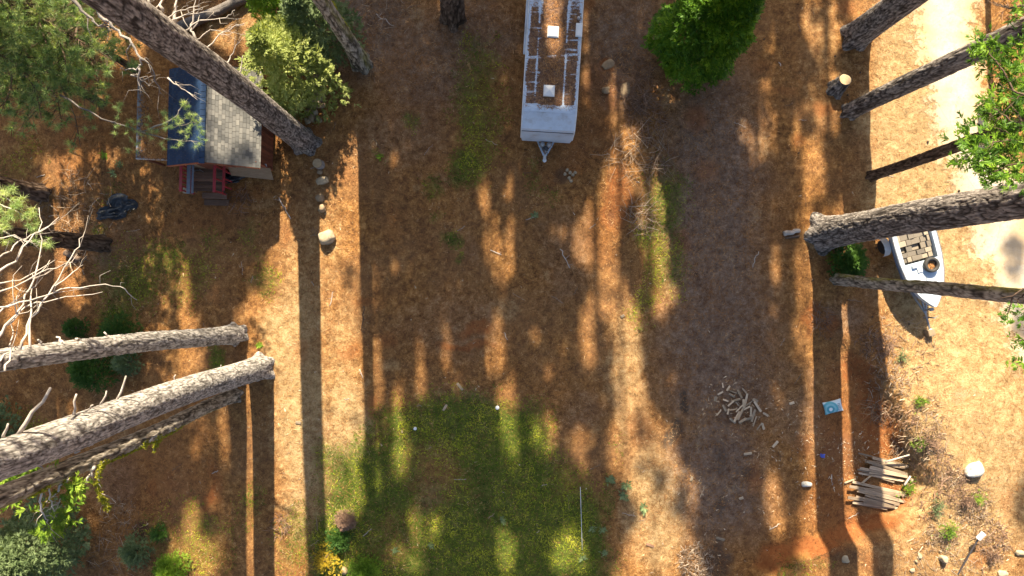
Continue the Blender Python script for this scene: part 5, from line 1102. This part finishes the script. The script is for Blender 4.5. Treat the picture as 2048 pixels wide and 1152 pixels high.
def log_round(label, b, r, hgt, seed, mat='bark', name='log_round', tilt=(0, 0), group=None, flare=.12):
    g = G(*b); e = empty(name, (g.x, g.y, g.z-.02), label, 'log', group); e.rotation_euler = (tilt[0], tilt[1], seed)
    n = 22; a = np.linspace(0, 2*np.pi, n, endpoint=False); rr = r*(1+.07*vnoise(np.stack([np.cos(a)*1.5, np.sin(a)*1.5, a*0+seed], -1), seed))
    if name == 'tree_stump':
        v_, f_, va_, _c = trunk_geo(None, (0, 0), hgt, [(0, r*1.15), (hgt, r)], 44, hgt*.9, .05, 31, .05, flare, 0, .55)
        mesh_np('bark', v_, f_, MAT[mat], e, smooth=True, vattrs=va_)
    else: m = MB(); vs = [(rr[k]*kk*math.cos(a[k]), rr[k]*kk*math.sin(a[k]), z) for z, kk in ((-.1, 1+flare), (hgt*.4, 1+flare*.35), (hgt, 1.0)) for k in range(n)]
    if name != 'tree_stump': m.add(vs, [(i*n+k, i*n+(k+1) % n, i*n+n+(k+1) % n, i*n+n+k) for i in range(2) for k in range(n)]); m.build('bark', MAT[mat], e)
    m = MB(); m.add([(rr[k]*.97*math.cos(a[k]), rr[k]*.97*math.sin(a[k]), hgt+.004) for k in range(n)]+[(0, 0, hgt+.004)], [(k, (k+1) % n, n) for k in range(n)]); m.build('cut_face', MAT['cutwood'], e)
    return e
log_round('cut log round with a dark heart in the sunlit strip', (640, 330), .21, .45, 1)
log_round('tan-topped tree stump beside the upper right trunks', (1672, 178), .27, .8, 2, name='tree_stump', tilt=(R(10), R(12)), flare=.75)
rod('fallen_log', 'long pale fallen log lying behind the shed at the top', 'log', (362, 60), (515, -8), .26, 'bark', 14, jig=.03)
rod('fallen_log', 'short dark log in the left woods beside the shaded trunk', 'log', (135, 505), (165, 520), .16, 'bark_dark', 10)
rod('fallen_log', 'grey root-like log left of the thickest trunk', 'log', (1566, 468), (1598, 462), .12, 'deadwood', 8, jig=.05)
rod('fallen_log', 'dead pole lying by the left trunks', 'log', (1598, 472), (1570, 476), .06, 'bark_dark', 8)
# firewood heap
FW = random.Random(21); zone = [(1480, 812)]
spots = [(1445, 770, 100, 10), (1465, 783, 160, 16), (1478, 787, 115, 20), (1462, 790, 150, 14), (1490, 797, 80, 24), (1496, 806, 35, 16), (1470, 800, 20, 20), (1460, 806, 40, 16), (1450, 800, 160, 12), (1514, 812, 125, 26), (1480, 825, 60, 30), (1472, 832, 60, 24), (1505, 830, 75, 26), (1500, 822, 90, 20), (1492, 815, 30, 14), (1518, 852, 55, 18), (1464, 840, 140, 16), (1476, 815, 45, 20), (1440, 786, 30, 12), (1448, 815, 120, 14), (1455, 822, 75, 12), (1484, 840, 30, 18), (1509, 842, 70, 22), (1530, 828, 150, 12), (1525, 852, 110, 14), (1437, 825, 50, 14), (1456, 776, 60, 12), (1488, 781, 130, 14), (1430, 797, 80, 10), (1474, 808, 135, 16), (1496, 836, 15, 14), (1509, 800, 150, 12), (1466, 818, 10, 16), (1485, 806, 95, 18)]
for q, (x, y, an, L) in enumerate(spots):
    L *= S*1.0; w_ = FW.uniform(.035, .075); m = MB(); k = FW.choice((3, 4)); pts = [(w_*math.cos(6.283*i/k+.4)*FW.uniform(.8, 1.2), w_*math.sin(6.283*i/k+.4)*.75) for i in range(k)]
    vs = [(-L/2, y_, z_) for y_, z_ in pts]+[(L/2*FW.uniform(.9, 1), y_*FW.uniform(.75, 1), z_*FW.uniform(.75, 1)) for y_, z_ in pts]
    fs = [tuple(range(k))[::-1], tuple(range(k, 2*k))]+[(i, (i+1) % k, k+(i+1) % k, k+i) for i in range(k)]
    m.add(vs, fs, FW.random()); o = m.build('split_log', MAT['splitwood']); g = G(x, y); cd = math.hypot(x-1480, y-812); o.location = (g.x, g.y, g.z+.06+max(0, .16-.16*cd/40)*FW.uniform(.5, 1.2)); o.rotation_euler = (FW.uniform(-.3, .3), FW.uniform(-.15, .15), R(an)); tag(o, 'split firewood piece in the loose heap on the bare drive', 'firewood', 'loose firewood heap')
for q, (x, y, an, L, lb) in enumerate([(1550, 888, 50, 16, 'pale wood offcut below the firewood heap'), (1383, 957, 70, 9, 'small pale offcut in the shade right of the lawn'), (1482, 996, 20, 9, 'small pale block on the shaded drive'), (1440, 1077, -15, 18, 'pale splinter of wood low on the shaded drive'), (597, 845, -8, 11, 'white offcut in the sunlit strip between trunk shadows'), (1583, 806, 20, 10, 'pale splinter right of the firewood heap'), (920, 773, 130, 18, 'tan stick on the shaded ground above the lawn'), (890, 815, 60, 14, 'pale stick at the top of the lawn'), (1245, 632, 30, 8, 'little chip of wood in the sunlit diagonal'), (1300, 1090, 160, 16, 'dark piece of scrap right of the lawn'), (1495, 907, 10, 16, 'pale bluish scrap on the shaded drive')]):
    g = G(x, y); slab('wood_offcut', lb, 'wood', (g.x, g.y, g.z+.03), (L*S, .11, .05), 'splitwood' if q != 9 else 'deck', R(an))
# plank piles in the pit
PB = random.Random(31)
def planks(c, an, n, L, spread, pile, zt, grp):
    g = G(*c)
    for k in range(n):
        l_ = L*PB.uniform(.5, 1.08); off_ = (k/(n-1)-.5)*spread; a = R(an+PB.uniform(-7, 7)); d = Vector((math.sin(R(an)), -math.cos(R(an)), 0))*(-off_); sh = PB.uniform(-.2, .2)
        p = g+d+Vector((math.cos(a), math.sin(a), 0))*sh; z_ = max(hz(p.x, p.y), g.z-.05)+.05+zt*(1-abs(off_)/spread*1.6)*PB.uniform(.3, 1.0)
        m = MB(); m.box((0, 0, 0), (l_, PB.uniform(.05, .15), PB.uniform(.03, .07)), bev=.006, tint=PB.random()); o = m.build('plank', MAT['oldboard']); o.location = (p.x, p.y, z_+.03); o.rotation_euler = (PB.uniform(-.12, .12), PB.uniform(-.03, .03), a); tag(o, 'weathered plank lying in the %s pile by the red bank' % pile, 'plank', grp)
planks((1768, 938), -12, 12, 2.15, .85, 'upper', .25, 'upper plank pile'); planks((1752, 993), -12, 14, 2.5, .85, 'lower', .28, 'lower plank pile')
rod('pole', 'bare pale pole leaning on the upper plank pile', 'pole', (1762, 920), (1808, 905), .045, 'deadwood', za=.35, zb=.45)
rod('pole', 'short pale pole at the right end of the upper plank pile', 'pole', (1802, 968), (1812, 948), .05, 'deadwood', za=.25, zb=.35)
rod('pole', 'thin pole crossing between the two plank piles', 'pole', (1720, 965), (1738, 948), .05, 'splitwood', za=.15, zb=.2)
rod('pole', 'short split pole left of the plank piles', 'pole', (1688, 966), (1711, 957), .05, 'splitwood')
# printed sack, blue scrap, marker, pipe, disc, string
g = G(1665, 813); n = 26; u = np.linspace(-1, 1, n); A, B = np.meshgrid(u, u); ed_ = (1-np.abs(A)**3)*(1-np.abs(B)**3)
X = A*.42*(1-.06*(1-B**2)); Y = B*.28*(1-.06*(1-A**2)); Zt = .10*ed_**.5+.018*vnoise(np.stack([A*4, B*4, 0*A], -1), 3)*ed_
vt = np.stack([X, Y, Zt+.03], -1).reshape(-1, 3); vb = np.stack([X, Y, -.01-.0*X], -1).reshape(-1, 3); i = np.arange(n*n).reshape(n, n); f1 = np.stack([i[:-1, :-1], i[:-1, 1:], i[1:, 1:], i[1:, :-1]], -1).reshape(-1, 4)
bd = np.concatenate([i[0, :], i[1:, -1], i[-1, -2::-1], i[-2:0:-1, 0]]); bn = np.roll(bd, -1); fside = np.stack([bd+n*n, bn+n*n, bn, bd], -1)
sk_ = mesh_np('sack', np.concatenate([vt, vb]), np.concatenate([f1, f1[:, ::-1]+n*n, fside]), MAT['bag'], smooth=True); sk_.location = (g.x, g.y, g.z+.02); sk_.rotation_euler = (0, 0, R(14)); tag(sk_, 'white plastic sack with teal ring print in the shaded pit', 'sack')
crumple('plastic_scrap', 'crumpled blue plastic scrap below the white sack', G(1644, 911), .12, .09, .07, 'bluetrash', 12, 'litter', n=12)
g = G(1916, 1148); p1 = G(1941, 1066); e = empty('marker_post', g, 'thin dark leaning post with a white cap at the bottom right', 'post')
d_ = p1-g; m = MB(); m.tube([(0, 0, 0), tuple(d_+Vector((0, 0, .55)))], .035, 8); m.build('post', MAT['darksteel'], e)
m = MB(); m.tube([tuple(d_*.97+Vector((0, 0, .53))), tuple(d_*1.12+Vector((.05, 0, .66)))], .11, 12); m.build('cap', MAT['cap'], e)
g = G(995, 812); e = empty('standpipe', g, 'white-capped standpipe at the top of the lawn', 'pipe'); m = MB(); m.tube([(0, 0, -.1), (0, 0, .42)], .035, 10); m.build('pipe', MAT['steel'], e); m = MB(); m.lathe((0, 0, .40), [(.085, 0), (.09, .06), (.06, .10), (.01, .11)], 16); m.build('cap', MAT['cap'], e)
g = G(831, 856); e = empty('cleanout_pipe', g, 'small white round cap in the lawn', 'pipe'); m = MB(); m.lathe((0, 0, -.05), [(.055, 0), (.055, .15), (.075, .155), (.075, .20), (.04, .215), (.01, .215)], 16); m.build('cap', MAT['cap'], e)
rod('white_pole', 'thin straight white pole lying at the right of the lawn', 'pole', (1160, 972), (1164, 1098), .012, 'cap', 6, za=.14, zb=.12)
# brush and dead twigs
def brush(label, b, r, n, seed, mat='twig', hgt=.25, L=.6, name='brush_pile', asp=1.0, rz=0, sub='twigs', rad=.012, group='dry brush and twigs'):
    e = empty(name, G(*b), label, 'brush', group); rr = random.Random(seed); m = MB(); c_, s_ = math.cos(rz), math.sin(rz)
    for q in range(n):
        a = rr.uniform(0, 6.283); d = r*math.sqrt(rr.random()); x, y = math.cos(a)*d*asp, math.sin(a)*d; x, y = c_*x-s_*y, s_*x+c_*y
        z = hz(e.location.x+x, e.location.y+y)-e.location.z+rr.uniform(.0, hgt)*(1-d/r*.7); t = rr.uniform(0, 6.283); l_ = L*rr.uniform(.3, 1.1)
        p = Vector((x, y, z)); dv = Vector((math.cos(t), math.sin(t), rr.uniform(-.1, .45))); p2 = p+dv*l_*.5+Vector((rr.uniform(-.1, .1), rr.uniform(-.1, .1), 0))*l_; p3 = p+dv*l_
        w_ = rad*rr.uniform(.5, 1.3); m.tube([p, p2, p3], [w_, w_*.8, w_*.4], 3, False, rr.random())
        if rr.random() < .5: m.tube([p2, p2+Vector((rr.uniform(-1, 1), rr.uniform(-1, 1), .2))*l_*.3], [w_*.7, w_*.3], 3, False, rr.random())
    tag(m.build(sub, MAT[mat], e), kind='stuff'); return e
brush('tangle of pale bare twigs on the earth berm below the green conifer', (1280, 310), 1.0, 150, 1, hgt=.5, L=.9, asp=1.5)
brush('reddish branching dead bough on the berm, right of the pale twigs', (1322, 325), .5, 30, 2, 'deadleaf', .3, .8)
brush('pale dead brush lower on the berm', (1282, 435), .9, 120, 3, hgt=.45, L=.8, asp=.8)
brush('twiggy scrub on the upper berm beside the conifer', (1270, 170), 1.3, 260, 4, 'deadleaf', .4, .6, asp=.7)
brush('pink-brown brush along the berm top', (1300, 240), 1.2, 240, 5, 'deadleaf', .35, .6, asp=.8)
brush('leaf and twig rubbish heap at the bottom edge', (1392, 1124), .85, 600, 6, hgt=.3, L=.25, rad=.014)
brush('grey twigs under the trees at the top, left of the trailer', (760, 25), 1.2, 90, 7, hgt=.1, L=.7, asp=1.5)
brush('twigs hanging over the red bank rim', (1752, 812), .5, 50, 8, hgt=.5, L=.8)
brush('dry stems on the slope right of the red bank', (1850, 860), 1.5, 260, 9, hgt=.15, L=.45, asp=.7)
brush('dry stems on the slope below the boat trailer', (1800, 700), 1.6, 260, 10, hgt=.15, L=.4)
brush('dry brush below the white boulder', (1920, 980), .9, 140, 11, 'deadleaf', .3, .6)
brush('grey twig scatter in the left woods by the shaded trunks', (150, 420), 1.8, 160, 12, hgt=.15, L=.8)
brush('twigs at the bottom left below the mossy limb', (240, 1030), .9, 110, 13, hgt=.1, L=.4)
brush('thin dead stems across the bottom left ground', (220, 1120), 1.0, 70, 14, hgt=.12, L=1.0)
brush('root tangle beside the shed front', (480, 400), .6, 60, 15, 'deadleaf', .1, .5)
brush('dead twigs along the pit rim beside the pole', (1640, 640), .7, 80, 16, 'deadleaf', .2, .5, asp=.6)
brush('pale twig spray in front of the large boulder', (634, 466), .22, 18, 17, 'twig', .15, .4)
brush('wiry dead stems right of the road at the top', (2015, 20), .6, 24, 18, 'deadleaf', .2, .8)
brush('bleached root snag in the left woods', (152, 510), .6, 30, 19, 'twig', .3, .7, rad=.025)
brush('scrub on the bottom right slope around the marker post', (1950, 1080), 1.5, 260, 20, hgt=.15, L=.35)
brush('dead stems at the bottom edge right of the pit', (1850, 1130), 1.6, 160, 21, hgt=.08, L=.4)
for q, (x, y, r_, lb) in enumerate([(1800, 835, .6, 'matted scrub on the rim, highest beside the red bank'), (1828, 895, .6, 'matted scrub just above the upper plank pile'), (1872, 925, .7, 'brown scrub between plank piles and white boulder'), (1905, 955, .5, 'low brown scrub touching the white boulder'), (1862, 1000, .7, 'brown scrub right of the lower plank pile'), (1785, 765, .7, 'straw-coloured scrub on the slope above the red bank'), (1745, 690, .6, 'scrub in the last of the trunk shadow below the boat'), (1945, 1015, .7, 'tangled brown scrub above the marker post'), (1985, 1080, .7, 'dry scrub in the sun near the bottom right corner'), (1880, 1075, .6, 'scrub in front of the lime plant at bottom right')]):
    brush(lb, (x, y), r_, int(170*r_/.6), 40+q, ('deadleaf', 'twig')[q % 2], .22, .34, asp=1.3, rz=q, rad=.013)
brush('grey-brown weeds at the lawn foot bottom left', (560, 1050), .5, 90, 22, 'deadleaf', .25, .4)
# loose fallen sticks
ST = random.Random(77)
for q in range(90):
    x, y = ST.uniform(60, 2000), ST.uniform(30, 1130)
    if 1030 < x < 1180 and y < 330 or 270 < x < 560 and 110 < y < 400 or x > 1780 and y < 720: continue
    a = ST.uniform(0, 6.283); L = ST.uniform(8, 30)
    rod('fallen_stick', 'thin bare stick lying loose on the needle-covered ground', 'stick', (x, y), (x+L*math.cos(a), y+L*math.sin(a)), ST.uniform(.010, .022), ST.choice(('deadwood', 'twig', 'twig')), 5, 'sticks scattered on the ground', jig=.03, twigs=ST.choice((0, 0, 1, 2)), seed=q)
for q, (a, b_, lb) in enumerate([((728, 612), (724, 664), 'long dark stick at the edge of the sunlit strip'), ((558, 395), (582, 438), 'long pale pole beside the trunk shadow, right of the shed'), ((1120, 498), (1140, 536), 'curved dark twig in the shaded middle'), ((1505, 535), (1517, 503), 'pale bent stick on the shaded drive'), ((753, 28), (788, 52), 'pale forked stick under the trees at the top')]):
    rod('fallen_stick', lb, 'stick', a, b_, .025, 'deadwood' if q else 'bark_dark', 6, None, jig=.05, twigs=2, seed=q)

# utility pole beyond the top right corner: its shadow crosses the road
g = GP(1972, -215); e = empty('utility_pole', (g.x, g.y, float(height(g.x, g.y))), 'wooden utility pole beyond the top right corner, shading the road', 'pole')
m = MB(); m.tube([(0, 0, -.2), (.1, 0, 9.4)], [.16, .12], 12); m.build('pole', MAT['bark_dark'], e, True)
m = MB(); m.box((.1, .12, 8.8), (2.2, .12, .14)); m.build('crossarm', MAT['oldboard'], e)
m = MB(); m.lathe((-.35, 0, 7.4), [(.02, 0), (.25, .02), (.25, .8), (.1, .88), (.02, .9)], 16); m.build('transformer', MAT['steel'], e)

# ------------------------------------------------------------------ ground cover nobody could count
def cover(name, label, cat, mat, n, dens, L, W, up, tint, extra=None):
    px_ = rng.uniform(-40, 2090, n); py_ = rng.uniform(-40, 1190, n); X, Y, Z = Garr(px_, py_)
    k = rng.uniform(0, 1, n) < dens(px_, py_, X, Y); px_, py_, X, Y, Z = px_[k], py_[k], X[k], Y[k], Z[k]; n = len(X)
    a = rng.uniform(0, 6.283, n); d = np.stack([np.cos(a), np.sin(a), rng.uniform(*up, n)], -1); d /= np.linalg.norm(d, axis=1, keepdims=True)
    side = np.stack([-np.sin(a), np.cos(a), rng.normal(0, .3, n)], -1)
    l_ = rng.uniform(*L, n); w_ = rng.uniform(*W, n)
    v, f = blades(np.stack([X, Y, Z+rng.uniform(.004, .025, n)], -1), d, l_, w_, side)
    t = tint(px_, py_, X, Y, n)
    return tag(mesh_np(name, v, f, MAT[mat], attrs=dict(tint=np.clip(t, 0, 1))), label, cat, kind='stuff')
GI = (int(np.abs(gx+25).argmin()), int(np.abs(gy+15).argmin()))
def samp(A, X, Y): return A[np.clip(np.rint((Y+15)/.1).astype(int), 0, 300)+GI[1], np.clip(np.rint((X+25)/.1).astype(int), 0, 500)+GI[0]]
def g_only(px_, py_, X, Y): return samp(g_, X, Y)
cover('lawn_grass', 'green grass of the lawn and the grassy patches', 'grass', 'grass', 330000, lambda a, b, X, Y: (g_only(a, b, X, Y)*1.15-.12+.55*fbm(X, Y, 1.6, 78)*(g_only(a, b, X, Y) > .08)).clip(0, 1), (.07, .18), (.018, .036), (.12, .9),
      lambda a, b, X, Y, n: .42+.42*fbm(X, Y, .7, 70)+.34*fbm(X, Y, 2.6, 71, 2)+rng.normal(0, .12, n))
def dry_d(a, b, X, Y):
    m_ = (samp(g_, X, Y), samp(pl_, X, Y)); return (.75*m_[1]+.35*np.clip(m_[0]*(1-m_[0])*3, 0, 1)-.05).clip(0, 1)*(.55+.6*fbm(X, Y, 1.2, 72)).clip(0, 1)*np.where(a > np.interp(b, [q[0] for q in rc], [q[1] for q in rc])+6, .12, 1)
cover('dry_grass', 'dry straw and stems on the sunny right slope', 'dry grass', 'drygrass', 150000, dry_d, (.06, .17), (.010, .02), (0, .8), lambda a, b, X, Y, n: .5+.3*fbm(X, Y, 1.5, 73)+rng.normal(0, .2, n))
def need_d(a, b, X, Y):
    rd = np.interp(b, [q[0] for q in rc], [q[1] for q in rc]); onroad = a > rd+18
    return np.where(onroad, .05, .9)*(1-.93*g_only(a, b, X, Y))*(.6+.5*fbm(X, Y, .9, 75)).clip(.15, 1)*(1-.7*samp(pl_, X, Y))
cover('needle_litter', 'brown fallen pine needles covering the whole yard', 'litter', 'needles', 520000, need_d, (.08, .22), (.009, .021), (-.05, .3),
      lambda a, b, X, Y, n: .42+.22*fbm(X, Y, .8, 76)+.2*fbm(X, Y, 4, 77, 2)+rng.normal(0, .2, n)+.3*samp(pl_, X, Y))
def chip_d(a, b, X, Y): return ell(a, b, [(1690, 920, 70, 70, .9), (1650, 960, 60, 60, .5), (1480, 815, 75, 60, .9), (1560, 880, 80, 70, .4), (1450, 1000, 120, 160, .18), (1900, 1080, 140, 90, .15), (600, 800, 60, 200, .12)], .6)+.015
cover('wood_chips', 'pale wood chips strewn about the firewood and planks', 'wood chips', 'chips', 26000, chip_d, (.06, .2), (.03, .06), (0, .15), lambda a, b, X, Y, n: rng.beta(1.6, 1.6, n))
cones = [(ST.uniform(1350, 2000), ST.uniform(40, 700)) for _ in range(30)]
CN = []
for (x, y) in cones: CN.append((x, y))
m = MB(); m.lathe((0, 0, .045), [(.01, -.05), (.045, -.03), (.05, 0), (.035, .035), (.008, .06)], 9, M=Matrix.Rotation(R(80), 4, 'X')); c0 = m.build('pine_cone', MAT['bark_dark'])
for q, (x, y) in enumerate(CN):
    o = c0 if q == 0 else c0.copy()
    if q: COL.objects.link(o)
    g = G(x, y); o.location = g; o.rotation_euler = (0, 0, ST.uniform(0, 6.28)); s_ = ST.uniform(.6, 1.0); o.scale = (s_, s_, s_); tag(o, 'dark fallen pine cone on the litter of the right side', 'pine cone', 'pine cones on the ground')
